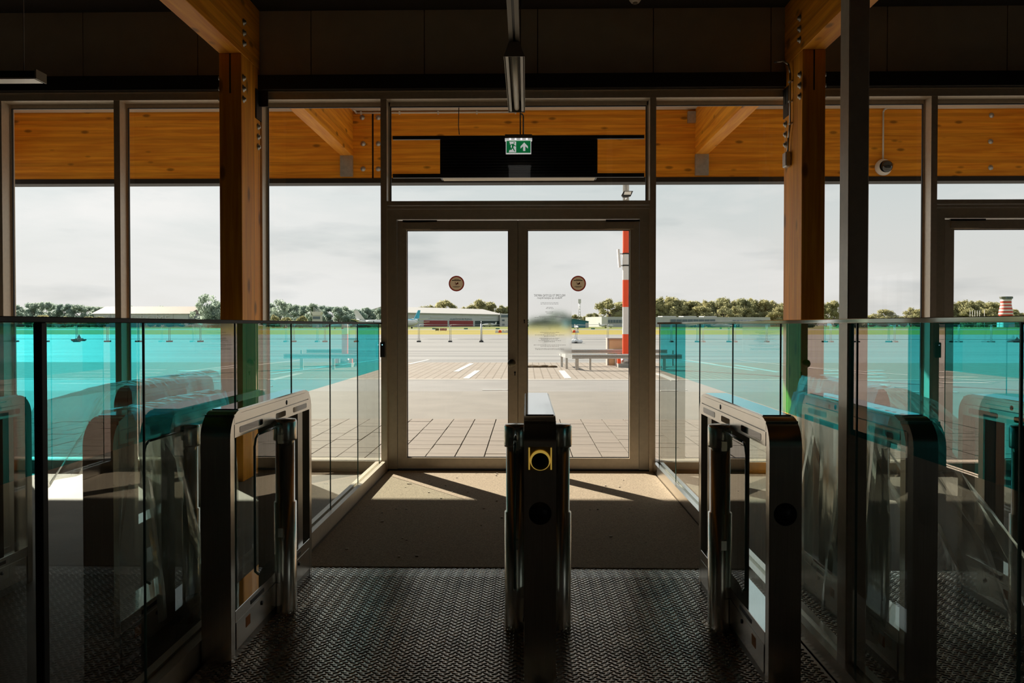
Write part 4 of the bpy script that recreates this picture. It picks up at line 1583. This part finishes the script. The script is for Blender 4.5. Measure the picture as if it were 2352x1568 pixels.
LW = 'hazy green tree in the wood at the far left'
belt([(-60, 696), (5, 694), (52, 700)], 400, 36, 20, 'c', LW, 'far left wood')
belt([(60, 692), (95, 687), (150, 692), (200, 695), (268, 701), (330, 700), (420, 705), (505, 707)], 410, 34, 17, 'c', LW, 'far left wood')
belt([(60, 722), (270, 724)], 330, 26, 26, 'w', 'low bush at the foot of the far left wood', 'low bushes')
tree(478, 669, 46, 300, 'a', 'tall airy tree rising at the end of the tan-roofed hangar', None)
tree(505, 690, 60, 305, 'c', 'round tree half hidden by the dark timber column', None)
LM = 'green tree in the wood between the dark column and the double door'
belt([(560, 700), (612, 692), (630, 690)], 330, 34, 18, 'c', LM, 'wood left of the door')
tree(644, 683, 40, 320, 'a', 'tallest tree with a gap in its crown right of the dark column', None)
belt([(655, 694), (690, 696), (728, 693), (752, 700), (800, 704), (860, 706), (900, 705)], 335, 34, 15, 'c', LM, 'wood left of the door')
belt([(610, 722), (710, 724)], 280, 22, 28, 'w', 'low yellowish bush before the wood left of the door', 'low bushes')
DL = 'tree rising behind the white hangar roof, %s from the left'
for i_, (px_, pt, w) in enumerate(((968, 702, 26), (986, 698, 30), (1003, 698, 26), (1022, 686, 46), (1042, 696, 34), (1066, 703, 28), (1084, 699, 28), (1103, 684, 46), (1126, 690, 44), (1150, 699, 34), (1168, 701, 26))):
    tree(px_, pt, w, 470, 'w', DL % ORD[i_], 'trees behind the hangar roof')
RL = 'tree in the right door leaf, %s from the middle stile'
for i_, (px_, pt, w, k) in enumerate(((1228, 728, 36, 'c'), (1252, 724, 34, 'c'), (1279, 713, 54, 'c'), (1303, 722, 34, 'c'), (1322, 721, 30, 'w'), (1345, 725, 26, 'w'), (1362, 717, 30, 'w'), (1372, 724, 22, 'w'))):
    tree(px_, pt, w, 430, k, RL % ORD[i_], 'trees in the right door leaf')
tree(1401, 684, 54, 420, 'w', 'tall round tree beside the striped mast', None)
tree(1428, 690, 44, 425, 'w', 'tree just behind the striped mast', None)
RB = 'sunlit tree in the wood behind the pale airport building'
belt([(1460, 690), (1500, 684), (1530, 679), (1560, 684), (1605, 690), (1648, 682), (1700, 683), (1745, 686), (1800, 692)], 425, 40, 15, 'w', RB, 'wood behind the pale building')
belt([(1500, 700), (1800, 702)], 412, 36, 24, 'w', RB, 'wood behind the pale building')
for (px_, pt, w, lab) in ((1898, 692, 30, 'tree showing just right of the sunlit timber column'), (1916, 687, 34, 'tree beside the tall steel post'), (2000, 722, 34, 'low dark tree right of the tall steel post'), (2033, 709, 44, 'round tree right of the tall steel post'), (2062, 727, 18, 'small bush left of the right door frame'), (2092, 705, 40, 'rounded tree left of the right door frame'), (2112, 707, 40, 'tree touching the right door frame')):
    tree(px_, pt, w, 400, 'w', lab, None)
RR = 'sunlit tree in the wood beside the control tower'
belt([(2150, 694), (2190, 689), (2240, 688), (2300, 692)], 450, 40, 15, 'w', RR, 'wood by the control tower')
belt([(2150, 704), (2300, 706), (2338, 712)], 440, 34, 20, 'w', RR, 'wood by the control tower')
belt([(2300, 702), (2330, 708), (2345, 720), (2420, 712)], 455, 30, 14, 'w', RR, 'wood by the control tower')
belt([(2210, 728), (2350, 727)], 345, 22, 18, 'w', 'low bush at the foot of the control tower', 'low bushes')
# white poles before the control-tower wood
for i, px_ in enumerate((2228, 2233.5, 2239, 2244.5, 2250, 2261)):
    c = at(px_, 746, 335)
    tag(MB().cyl((0, 0, 0), (0, 0, hz(714 if i < 5 else 712, 335)), .09, n=6).ball((0, 0, hz(714 if i < 5 else 712, 335)), .14, 5).build('flag_pole', M['bld_white']), 'thin white pole in the row left of the control tower', 'pole', 'white poles').location = (c.x, 335, gz(335))

# ================================================================== FLOOR COVERINGS
TPY = 4.03                                  # where the tread plate stops and its ramp begins
XL, XR = X(875, D) - .0, X(1512, D)         # lines of the two glass barriers
mat_o = thing('entrance_mat', 'dark ribbed entrance mat between the gates and the double door', 'mat', (0, 5.6, 0))
B(XL + .07, XR - .05, 4.22 - 5.6, D - .004 - 5.6, 0.0, .012, ch=.003).build('pile', M['carpet'], mat_o)
# specks of grit on the mat
rg = random.Random(21)
gm = pbr('grit', (0.55, 0.48, 0.40), 0.9)
q = MB()
for k in range(60):
    xx, yy = rg.uniform(XL + .2, XR - .2), rg.uniform(-1.3, 1.3)
    s = rg.uniform(.003, .007)
    q.box(xx - s, xx + s * rg.uniform(.6, 2), yy - s, yy + s, .012, .012 + s)
tag(q.build('grit', gm, mat_o), kind='stuff')


M['ramp'] = pbr('ramp_sheen_plate', (0.78, 0.76, 0.70), 0.30, 1.0, var=.1, scale=5)  # paler than the plate: the ramp's bright sheen is put into its colour


def tread(name_lab, xa, xb, ya, yb, lugs_y0):
    t = thing('tread_plate', name_lab, 'floor plate', ((xa + xb) / 2, TPY, 0), group='tread plates under the gates')
    hw = (xb - xa) / 2
    B(-hw, hw, ya - TPY, 0, 0, .018).build('plate', M['plate'], t)
    MB().prism([(0, 0), (0, .018), (.19, .003), (.19, 0)], 'x', -hw, hw).build('ramp', M['ramp'], t)
    # raised bars laid herringbone
    q = MB()
    q2 = MB()
    px_, py_ = .030, .0175
    l, w, h_ = .0125, .0032, .0032
    rows = int((TPY + .18 - lugs_y0) / py_)
    cols_ = int((xb - xa) / px_)
    for r_ in range(rows):
        y = .175 - r_ * py_
        zb = .018 if y < 0 else .018 - .015 * y / .19
        for c_ in range(cols_):
            x = -hw + (c_ + .5) * px_ + (px_ / 2 if r_ % 2 else 0)
            if x > hw - .02:
                continue
            a = R(24) if (c_ % 2) else R(-24)
            ca, sa = math.cos(a), math.sin(a)
            base = [(-l, -w), (l, -w), (l, w), (-l, w)]
            top = [(-l * .8, -w * .5), (l * .8, -w * .5), (l * .8, w * .5), (-l * .8, w * .5)]
            vs = [(x + p * ca - s * sa, y + p * sa + s * ca, zb) for p, s in base] + [(x + p * ca - s * sa, y + p * sa + s * ca, zb + h_) for p, s in top]
            (q2 if y > 0 else q).add(vs, [[4, 5, 6, 7], [0, 1, 5, 4], [1, 2, 6, 5], [2, 3, 7, 6], [3, 0, 4, 7]])
    tag(q.build('raised_bars', M['lug'], t, fix=False), kind='stuff')
    tag(q2.build('ramp_bars', M['ramp'], t, fix=False), kind='stuff')
    return t


tread('steel tread plate with herringbone bars across the two middle lanes', XL + .07, XR - .05, -1.5, TPY, 2.45)
tread('steel tread plate of the lanes beyond the right glass barrier', XR + .06, 3.6, -1.0, TPY, 2.7)


# ================================================================== GLASS BARRIERS
def barrier(side):
    x = XL if side == 'l' else XR
    lab = 'left glass barrier with cyan top band and cap rail blackened for shade' if side == 'l' else 'right glass barrier with cyan top band and cap rail polished to look lit'
    t = thing('glass_barrier', lab, 'barrier', (x, 0, 0), group='glass barriers')
    s = 1 if side == 'l' else -1
    y0, y1 = .75, D - .03
    B(-.016, .016, y0, y1, 1.336, 1.352, ch=.002).build('cap_rail', M['black_steel' if side == 'l' else 'polished'], t)  # shade put into the left rail's black, daylight into the right's polish
    br = MB()
    br.box(-.045, .045, y0, y1, 0, .085)
    br.box(-.045, -.012, y0, y1, .085, .098)
    br.box(.012, .045, y0, y1, .085, .098)
    br.build('base_rail', M['alu_dark' if side == 'l' else 'steel'], t)  # darker metal left stands for shade, brighter steel right for daylight
    jo = [6.92, 6.04, 5.19, 4.33, 3.49, 2.65, 1.80, .95] if side == 'l' else [6.95, 6.18, 5.34, 4.49, 3.65, 2.81, 1.885, 1.0]
    zb = .93
    for a, b in zip(jo[1:], jo[:-1]):
        pn = MB().quad((0, a + .002, .085), (0, b - .002, .085), (0, b - .002, zb), (0, a + .002, zb)).build('panel', M['glass_clear'], t)
        MB().quad((0, a + .002, zb), (0, b - .002, zb), (0, b - .002, 1.338), (0, a + .002, 1.338)).build('cyan_band', M['dichroic'], pn)
        B(-.0035, .0035, a + .001, a + .0025, .085, 1.338).build('polished_edge', M['glass_edge'], pn)
        B(-.0035, .0035, b - .0025, b - .001, .085, 1.338).build('polished_edge', M['glass_edge'], pn)
    if side == 'l':
        B(.001, .024, 2.05, 2.075, .098, 1.336, ch=.002).build('post', M['black_steel'], t)
    return t


barrier('l')
barrier('r')
# card reader on the mullion left of the door
cr = thing('card_reader', 'black card reader with a small lamp on the left door mullion', 'card reader', (X(880, D), D, Z(803, D)))
B(-.022, .022, -.035, -.001, -.068, .068, ch=.004).build('case', M['black'], cr)
MB().ball((-.002, -.036, .045), .005, 5).build('lamp', M['led_blue'], cr)


# ================================================================== GATES
GW, GL, GH = .116, 1.13, .975


def rounded(l0, l1, z1, r, n=8):
    pts = [(l0, 0.0)]
    for i in range(n + 1):
        a = math.pi - (math.pi / 2) * i / n
        pts.append((l0 + r + r * math.cos(a), z1 - r + r * math.sin(a)))
    for i in range(n + 1):
        a = math.pi / 2 - (math.pi / 2) * i / n
        pts.append((l1 - r + r * math.cos(a), z1 - r + r * math.sin(a)))
    pts.append((l1, 0.0))
    return pts


def gate(lab, x0, y0, sides, wing=(), reader=False, hole=True, simple=False, group='speed gates'):
    """x0: left face, y0: near end; sides: which faces carry a swing barrel (-1 left, 1 right)"""
    t = thing('speed_gate', lab, 'turnstile', (x0 + GW / 2, y0 + GL / 2, .018 if (y0 < TPY and x0 > XL) else 0), group=group)
    hw, hl = GW / 2, GL / 2
    th = .040
    o_ = rounded(-hl, hl, GH, .105)
    i_ = rounded(-hl + th, hl - th, GH - .012, .085)
    n = len(o_)
    q = MB()
    for x in (-hw, hw):
        q.add([(x, p[0], p[1]) for p in o_] + [(x, p[0], p[1]) for p in i_], [[k, k + 1, n + k + 1, n + k] for k in range(n - 1)])
    q.add([(-hw, p[0], p[1]) for p in o_] + [(hw, p[0], p[1]) for p in o_], [[k, k + 1, n + k + 1, n + k] for k in range(n - 1)], True)
    q.add([(-hw, p[0], p[1]) for p in i_] + [(hw, p[0], p[1]) for p in i_], [[k, k + 1, n + k + 1, n + k] for k in range(n - 1)], True)
    q.build('frame', M['steel'], t)
    B(-hw + .006, hw - .006, -hl + .10, hl - .10, GH - .0005, GH + .0035).build('top_cover', M['polished'], t)
    B(-hw + .004, hw - .004, -hl + th, hl - th, GH - .105, GH - .014).build('top_core', M['steel_dark'], t)
    for s in (-1, 1):
        def sb(d, ya, yb, za, zb, m, nm, par):
            xa, xb = (hw - .004, hw + d) if s > 0 else (-hw - d, -hw + .004)
            return B(xa, xb, ya, yb, za, zb).build(nm, M[m], par)
        sb(.0005, -hl + th + .003, hl - th - .003, GH - .048, GH - .013, 'steel', 'upper_panel', t)
        lp = sb(.0015, -hl + th + .003, hl - th - .003, GH - .104, GH - .052, 'steel', 'lower_panel', t)
        for (ya, yb) in ((-.47, -.20), (-.02, .12), (.24, .47)):
            m = MB().prism([(ya, GH - .078 - .010), (ya + .01, GH - .092), (yb - .01, GH - .092), (yb, GH - .088), (yb, GH - .070), (yb - .01, GH - .066), (ya + .01, GH - .066), (ya, GH - .070)], 'x', (hw + .001 if s > 0 else -hw - .0025), (hw + .0025 if s > 0 else -hw - .001))
            m.build('sensor_window', M['black_gloss'], lp)
        m = MB().lathe([(.0001, 0), (.011, 0), (.011, .002), (.0001, .002)], n=14).build('sensor_eye', M['black'], t)
        m.location = (s * hw, .14, GH - .031)
        m.rotation_euler = (0, R(90) * s, 0)
        # cabinet foot
        cb = sb(-.002, -hl + th, hl - th, 0, .19, 'steel_dark', 'cabinet', t)
        sb(.0005, -hl + th + .004, hl - th - .004, .146, .19, 'steel', 'cabinet_strip', cb)
        for (ya, yb) in ((-hl + th + .012, -.035), (.035, hl - th - .012)):
            dr = sb(.0015, ya, yb, .036, .142, 'steel', 'cabinet_door', t)
            ym = (ya + yb) / 2
            sb(.0022, ym - .08, ym + .08, .158, .174, 'black', 'vent_slot', cb)
            m = MB().lathe([(.0001, 0), (.009, 0), (.009, .004), (.0001, .004)], n=12).build('lock', M['black'], dr)
            m.location = (s * (hw + .0015), ym + .05, .118)
            m.rotation_euler = (0, R(90) * s, 0)
            sb(.0024, ym - .14, ym - .09, .085, .125, 'orange', 'label', dr)
    B(-hw + .001, hw - .001, -hl + th, hl - th, .1885, .1915).build('cabinet_top', M['polished'], t)
    # see-through middle
    MB().quad((0, -hl + th, .19), (0, hl - th, .19), (0, hl - th, GH - .10), (0, -hl + th, GH - .10)).build('infill_pane', M['glass_clear'], t)
    B(-hw + .02, hw - .02, .02, .08, .19, GH - .10).build('motor_column', M['steel_dark'], t)
    B(-hw + .012, hw - .012, .36, .44, .19, GH - .10).build('inner_post', M['steel_dark'], t)
    for s in sides:
        bx = s * (hw + .036)
        by = .0
        m = MB()
        m.lathe([(.050, 0), (.050, .505), (.043, .508), (.043, .79), (.0001, .79)], (bx, by, 0), 24)
        bo = m.build('barrel', M['steel'], t)
        m = MB()
        m.lathe([(.0001, .788), (.051, .788), (.0525, .795), (.0525, .872), (.048, .882), (.0001, .884)], (bx, by, 0), 28)
        m.build('barrel_cap', M['steel'], bo)
        xa, xb = sorted((bx, s * (hw - .02)))
        B(xa, xb, by - .045, by + .045, .862, .876).build('link_plate', M['steel_dark'], bo)
        xa, xb = sorted((bx, s * (hw - .02)))
        B(xa, xb, by - .02, by + .02, .03, .86).build('barrel_web', M['steel_dark'], bo)
        if s in wing:
            pts = [(-.40, .31), (-.40, .82), (-.385, .85), (-.36, .862), (-.04, .862), (-.04, .30), (-.30, .30), (-.36, .285)]
            wg = MB().add([(bx, p[0], p[1]) for p in pts], [list(range(len(pts)))]).build('glass_wing', M['glass_clear'], t)
            m = MB()
            for a, b in zip(pts[:5], pts[1:5]):
                m.cyl((bx, *a), (bx, *b), .005, n=6)
            m.cyl((bx, *pts[-1]), (bx, *pts[0]), .005, n=6)
            m.build('wing_edge', M['glass_edge'], wg)
            for zz in (.36, .78):
                B(bx - .011, bx + .011, -.075, -.035, zz, zz + .04).build('wing_clamp', M['steel'], wg)
    if hole:
        m = MB().lathe([(.0001, 0), (.040, 0), (.041, .002), (.0001, .003)], n=28).build('end_disc', M['black'], t)
        m.location = (0, -hl - .0002, .633)
        m.rotation_euler = (R(90), 0, 0)
    if reader:
        rd = B(-.041, .041, -hl - .006, -hl - .0002, .79, .873).build('reader_plate', M['brass'], t)
        m = MB().lathe([(.0001, 0), (.034, 0), (.0365, .006), (.0345, .010), (.031, .008), (.0001, .006)], n=28)
        for sx_ in (-1, 1):
            B(sx_ * .0395 - .0022, sx_ * .0395 + .0022, -hl - .009, -hl - .006, .792, .871).build('reader_light', M['amber'], rd)
        o = m.build('reader_ring', M['amber'], rd)
        o.location = (0, -hl - .006, .826)
        o.rotation_euler = (R(90), 0, 0)
        m = MB().lathe([(.0001, 0), (.0315, 0), (.0315, .0095), (.0001, .0095)], n=24)
        o = m.build('reader_eye', M['black'], rd)
        o.location = (0, -hl - .006, .822)
        o.rotation_euler = (R(90), 0, 0)
    return t


GCX = X(1204, 2.94)
gate('middle steel speed gate with brass card reader on its end', GCX, 2.80, (-1, 1), wing=(-1,), reader=True)
gate('right steel speed gate with black disc, lit by daylight', X(1742, 2.94), 2.80, (-1,), wing=(-1,))
gate('left steel speed gate with dark end in front of the cyan glass', X(559, 3.115) - GW, 2.97, (1,), wing=(1,), hole=False)
gate('speed gate under loose plastic just beyond the right glass barrier', X(1838, 3.85) + .02, 2.82, (1,), hole=False)
gate('speed gate at the far right edge, second beyond the right barrier', X(2232, 3.80), 2.78, (-1,), wing=(-1,), hole=False)
gate('dark rounded speed gate standing farther back beyond the tall post', X(2036, 4.10), 4.30, (-1,), hole=False)
gate('speed gate wrapped in plastic just beyond the left glass barrier', X(267, 2.93) - GW, 2.90, (1,), wing=(1,), hole=False)
gate('speed gate farther back under plastic, seen through the cyan band', X(307, 4.36) - GW, 4.36, (1,), hole=False)
gate('speed gate cut by the left picture edge', X(62, 3.95) - GW, 2.85, (1,), hole=False)


# ================================================================== PLASTIC SHEETS
def plastic_mat():
    m, nt, N, L, out = base_mat('thin_plastic')
    tr = N('ShaderNodeBsdfTransparent')
    tr.inputs[0].default_value = (0.86, 0.88, 0.86, 1)
    gl = N('ShaderNodeBsdfGlossy')
    gl.inputs['Color'].default_value = (0.9, 0.92, 0.9, 1)
    gl.inputs['Roughness'].default_value = 0.16
    df = N('ShaderNodeBsdfTranslucent')
    df.inputs[0].default_value = (0.8, 0.8, 0.76, 1)
    m1 = N('ShaderNodeMixShader')
    m1.inputs[0].default_value = 0.32
    L(tr.outputs[0], m1.inputs[1])
    L(df.outputs[0], m1.inputs[2])
    m2 = N('ShaderNodeMixShader')
    L(schlick(nt, 0.11, 3.2), m2.inputs[0])
    L(m1.outputs[0], m2.inputs[1])
    L(gl.outputs[0], m2.inputs[2])
    L(m2.outputs[0], out.inputs[0])
    return m


M['plastic'] = plastic_mat()


def drape(lab, path, y0, y1, seed, amp=.03, taper=0.0, nu=46, nv=34):
    """a sheet hung over a gate: path is the x,z line across the gate, swept from y0 to y1"""
    rr = random.Random(seed)
    # resample the path
    seg_ = [0.0]
    for a, b in zip(path[:-1], path[1:]):
        seg_.append(seg_[-1] + math.hypot(b[0] - a[0], b[1] - a[1]))
    tot = seg_[-1]

    def pos(s):
        s *= tot
        for k in range(len(path) - 1):
            if s <= seg_[k + 1] + 1e-9:
                u = (s - seg_[k]) / max(1e-9, seg_[k + 1] - seg_[k])
                return (path[k][0] + (path[k + 1][0] - path[k][0]) * u, path[k][1] + (path[k + 1][1] - path[k][1]) * u)
        return path[-1]
    ph = [(rr.uniform(3, 16), rr.uniform(0, 6.28), rr.uniform(-7, 7), rr.uniform(.3, 1)) for _ in range(7)]
    vs, fs = [], []
    for i in range(nu + 1):
        u = i / nu
        x, z = pos(u)
        hang = max(0.0, min(1.0, (1.0 - z) / .7))
        for j in range(nv + 1):
            v = j / nv
            y = y0 + (y1 - y0) * v
            y += taper * hang * (v - .5) * 2
            d = sum(a * math.sin(f * y * 2 + p + k * u) for f, p, k, a in ph) * amp * hang
            d2 = sum(a * abs(math.sin(f * y * 1.3 + p * 2 + k * u * .6)) for f, p, k, a in ph[:4]) * amp * .5 * hang
            vs.append((x + d, y + d2 * .4 - .01, max(.03, z + (rr.uniform(-.003, .003) if z < 1.05 else 0))))
    for i in range(nu):
        for j in range(nv):
            a = i * (nv + 1) + j
            fs.append([a, a + 1, a + nv + 2, a + nv + 1])
    q = MB().add(vs, fs, False)
    return tag(q.build('plastic_sheet', M['plastic'], None, fix=False), lab, 'plastic sheet', 'plastic dust sheets')


xr = X(1838, 3.85) + .02
drape('clear plastic sheet hanging over the gate right of the tall post', [(xr - .05, .10), (xr - .03, .5), (xr - .012, .985), (xr + .06, 1.0), (xr + GW + .05, .97), (xr + .34, .72), (xr + .55, .42), (xr + .66, .12)], 2.95, 4.0, 5, .03)
xr3 = X(2036, 4.10)
drape('large clear plastic sheet sloping to the floor at the far right', [(xr3 - .16, .55), (xr3 - .02, .99), (xr3 + .10, 1.0), (xr3 + .30, .92), (xr3 + .75, .55), (xr3 + 1.15, .22), (xr3 + 1.3, .05)], 4.15, 5.3, 6, .02)
xl = X(267, 2.93)
drape('creased clear plastic over the gate nearest the left barrier', [(xl - GW - .07, .12), (xl - GW - .03, .6), (xl - GW - .012, .99), (xl - .05, 1.0), (xl + .012, .985), (xl + .05, .6), (xl + .08, .15)], 3.05, 4.0, 7, .022)
xl2 = X(307, 4.36)
drape('clear plastic hood over the gate farther back on the left', [(xl2 - .85, .30), (xl2 - .5, .9), (xl2 - GW - .02, 1.0), (xl2 - .05, 1.01), (xl2 + .02, .99), (xl2 + .10, .5), (xl2 + .16, .08)], 4.30, 5.55, 8, .02)

# ================================================================== LIGHTS AND SIGNS
LY0, LY1 = 4.60, 5.80
lz = Z(130, LY0)
lx = X(1181, LY0)
pl = thing('pendant_light', 'linear pendant lamp hanging end-on above the double door', 'lamp', (lx, (LY0 + LY1) / 2, lz))
hl = (LY1 - LY0) / 2
q = MB()
for s in (-1, 1):
    q.add([(s * .062, -hl, 0), (s * .062, hl, 0), (s * .032, hl, .085), (s * .032, -hl, .085), (s * .059, -hl, .0), (s * .059, hl, .0), (s * .030, hl, .08), (s * .030, -hl, .08)], [[0, 1, 2, 3], [4, 5, 6, 7], [0, 1, 5, 4]])
q.box(-.032, .032, -hl, hl, .082, .088)
q.build('shade', M['lamp_body'], pl)
MB().prism([(-.062, 0), (.062, 0), (.030, .085), (-.030, .085)], 'y', -hl - .004, -hl).build('end_cap', M['lamp_body'], pl)
MB().prism([(-.062, 0), (.062, 0), (.030, .085), (-.030, .085)], 'y', hl, hl + .004).build('end_cap', M['lamp_body'], pl)
MB().cyl((0, -hl + .01, .03), (0, hl - .01, .03), .019, n=12).build('tube', M['tube'], pl)
B(-.052, -.035, -hl, hl, .004, .05).build('louvre', M['reflector'], pl)
B(.035, .052, -hl, hl, .004, .05).build('louvre', M['reflector'], pl)
tz = lz + .09
tr = thing('light_track', 'twin grey light track running under the ceiling toward the camera', 'light track', (lx, 2.5, tz))
for s in (-1, 1):
    B(s * .019 - .012, s * .019 + .012, -2.4, LY1 - 2.5, 0, .045).build('channel', M['track'], tr)
B(-.010, .010, -2.4, LY1 - 2.5, .01, .03).build('slot', M['black'], tr)
for yy in (-2.0, 0.3, 2.6):
    MB().cyl((0, yy, .045), (0, yy, 4.15 - tz), .004, n=6).build('hanger_rod', M['track'], tr)
p0, p1 = at(-60, 186, 5.0), at(94, 186, 5.0)
l2 = thing('pendant_light', 'linear pendant lamp at the upper left picture edge', 'lamp', ((p0.x + p1.x) / 2, 5.0, p0.z))
hw = (p1.x - p0.x) / 2
B(-hw, hw, -.05, .05, 0, .05, ch=.004).build('shade', M['black_steel'], l2)
B(-hw + .01, hw - .01, -.054, .04, -.006, .004).build('diffuser', M['reflector'], l2)
B(hw - .006, hw + .004, -.055, .055, -.004, .056).build('end_cap', M['lamp_body'], l2)
for s in (-.8, .5):
    MB().cyl((s * hw, 0, .05), (s * hw, 0, 4.15 - p0.z), .003, n=5).build('hanger_rod', M['track'], l2)

EY = 6.6
e = at(1191, 310, EY)
es = thing('exit_sign', 'green emergency exit sign with running man and upward arrow', 'sign', (e.x, EY, e.z))
k_ = EY / FPX
B(-31 * k_, 31 * k_, -.03, .03, -9 * k_, 0 * k_, ch=.003).build('housing', M['lamp_body'], es)
B(-31 * k_, 31 * k_, -.028, .028, -13 * k_, -9 * k_).build('light_bar', M['sign_white'], es)
for s in (-19, -6.5, 6.5, 19):
    MB().ball((s * k_, -.029, -11 * k_), .006, 5).build('led', M['led'], es)
B(-29 * k_, 29 * k_, -.006, .006, -43.5 * k_, -13 * k_).build('acrylic_edge', M['sign_white'], es)
B(-27.5 * k_, 27.5 * k_, -.008, -.005, -41 * k_, -13.5 * k_).build('green_panel', M['green'], es)


def flat(poly, nm, m, y=-.0085, d=.0008):
    # pixel offsets from the sign's top centre (photo pixels, y down)
    MB().prism([(p[0] * k_, -p[1] * k_) for p in poly], 'y', y - d, y).build(nm, m, es)


flat([(-21, 15.5), (-5.5, 15.5), (-5.5, 40), (-22, 40), (-21, 35), (-16, 33)], 'door_symbol', M['sign_white'])
# running man, cut as green pieces over the white doorway
gy = -.0095
MB().lathe([(.0001, 0), (1.5 * k_, 0), (1.5 * k_, .0006), (.0001, .0006)], n=14).build('man_head', M['green'], es)
o = [k for k in COL.objects if k.parent == es and k.name.startswith('man_head')][0]
o.location = (-10 * k_, gy, -18.5 * k_)
o.rotation_euler = (R(90), 0, 0)
flat([(-15.5, 21), (-11, 20.5), (-9, 23), (-12, 28.5), (-15, 28)], 'man_torso', M['green'], gy)
flat([(-15.5, 21), (-18.5, 22.5), (-20, 25.5), (-18.5, 26), (-17, 23.8), (-14.5, 22.8)], 'man_arm', M['green'], gy)
flat([(-10.5, 21), (-8, 24.5), (-5.2, 25), (-5.2, 26.4), (-8.8, 26.2), (-11.5, 23.5)], 'man_arm', M['green'], gy)
flat([(-12.5, 27), (-11, 30.5), (-7.5, 37.5), (-9.3, 38.3), (-13, 32), (-15, 28)], 'man_leg', M['green'], gy)
flat([(-15, 27.5), (-13, 30), (-15.5, 34.3), (-22, 34.6), (-22, 33), (-16.8, 32.5), (-15.8, 29.5)], 'man_leg', M['green'], gy)
flat([(13, 17.5), (21.5, 26.5), (21.5, 31.5), (15.5, 26), (15.5, 37), (10.5, 37), (10.5, 26), (4.5, 31.5), (4.5, 26.5)], 'arrow', M['sign_white'])
MB().cyl((4 * k_, 0, 0), (4 * k_, 0, 4.15 - e.z), .006, n=6).build('hanger_rod', M['track'], es)
MB().tube([(11 * k_, .0, 0), (11 * k_, 0, 42 * k_), (9 * k_, 0, 47 * k_), (4 * k_, 0, 49 * k_)], .006).build('cable_sleeve', M['white'], es)

sd = at(1459, 2, 6.75)
s_ = thing('smoke_detector', 'pale round smoke detector on the dark ceiling', 'smoke detector', (sd.x, 6.75, 4.15))
MB().lathe([(.0001, -.055), (.035, -.055), (.05, -.035), (.055, -.02), (.055, 0), (.0001, 0)], n=22).build('case', M['white'], s_)
MB().lathe([(.0001, -.066), (.02, -.066), (.02, -.055), (.0001, -.055)], n=14).build('sensor', M['lamp_body'], s_)
# round soffit lights of the canopy
for (px_, lab) in ((1206, 'round downlight in the canopy ceiling behind the pendant lamp'), (2155, 'round downlight in the canopy ceiling above the right door')):
    c = at(px_, 243, 9.3)
    dl = thing('downlight', lab, 'lamp', (c.x, 9.3, 4.07), group='canopy downlights')
    MB().lathe([(.10, 0), (.12, -.006), (.12, -.03), (.09, -.035), (.085, -.02), (.0001, -.02)], n=24).build('ring', M['lamp_body'], dl)
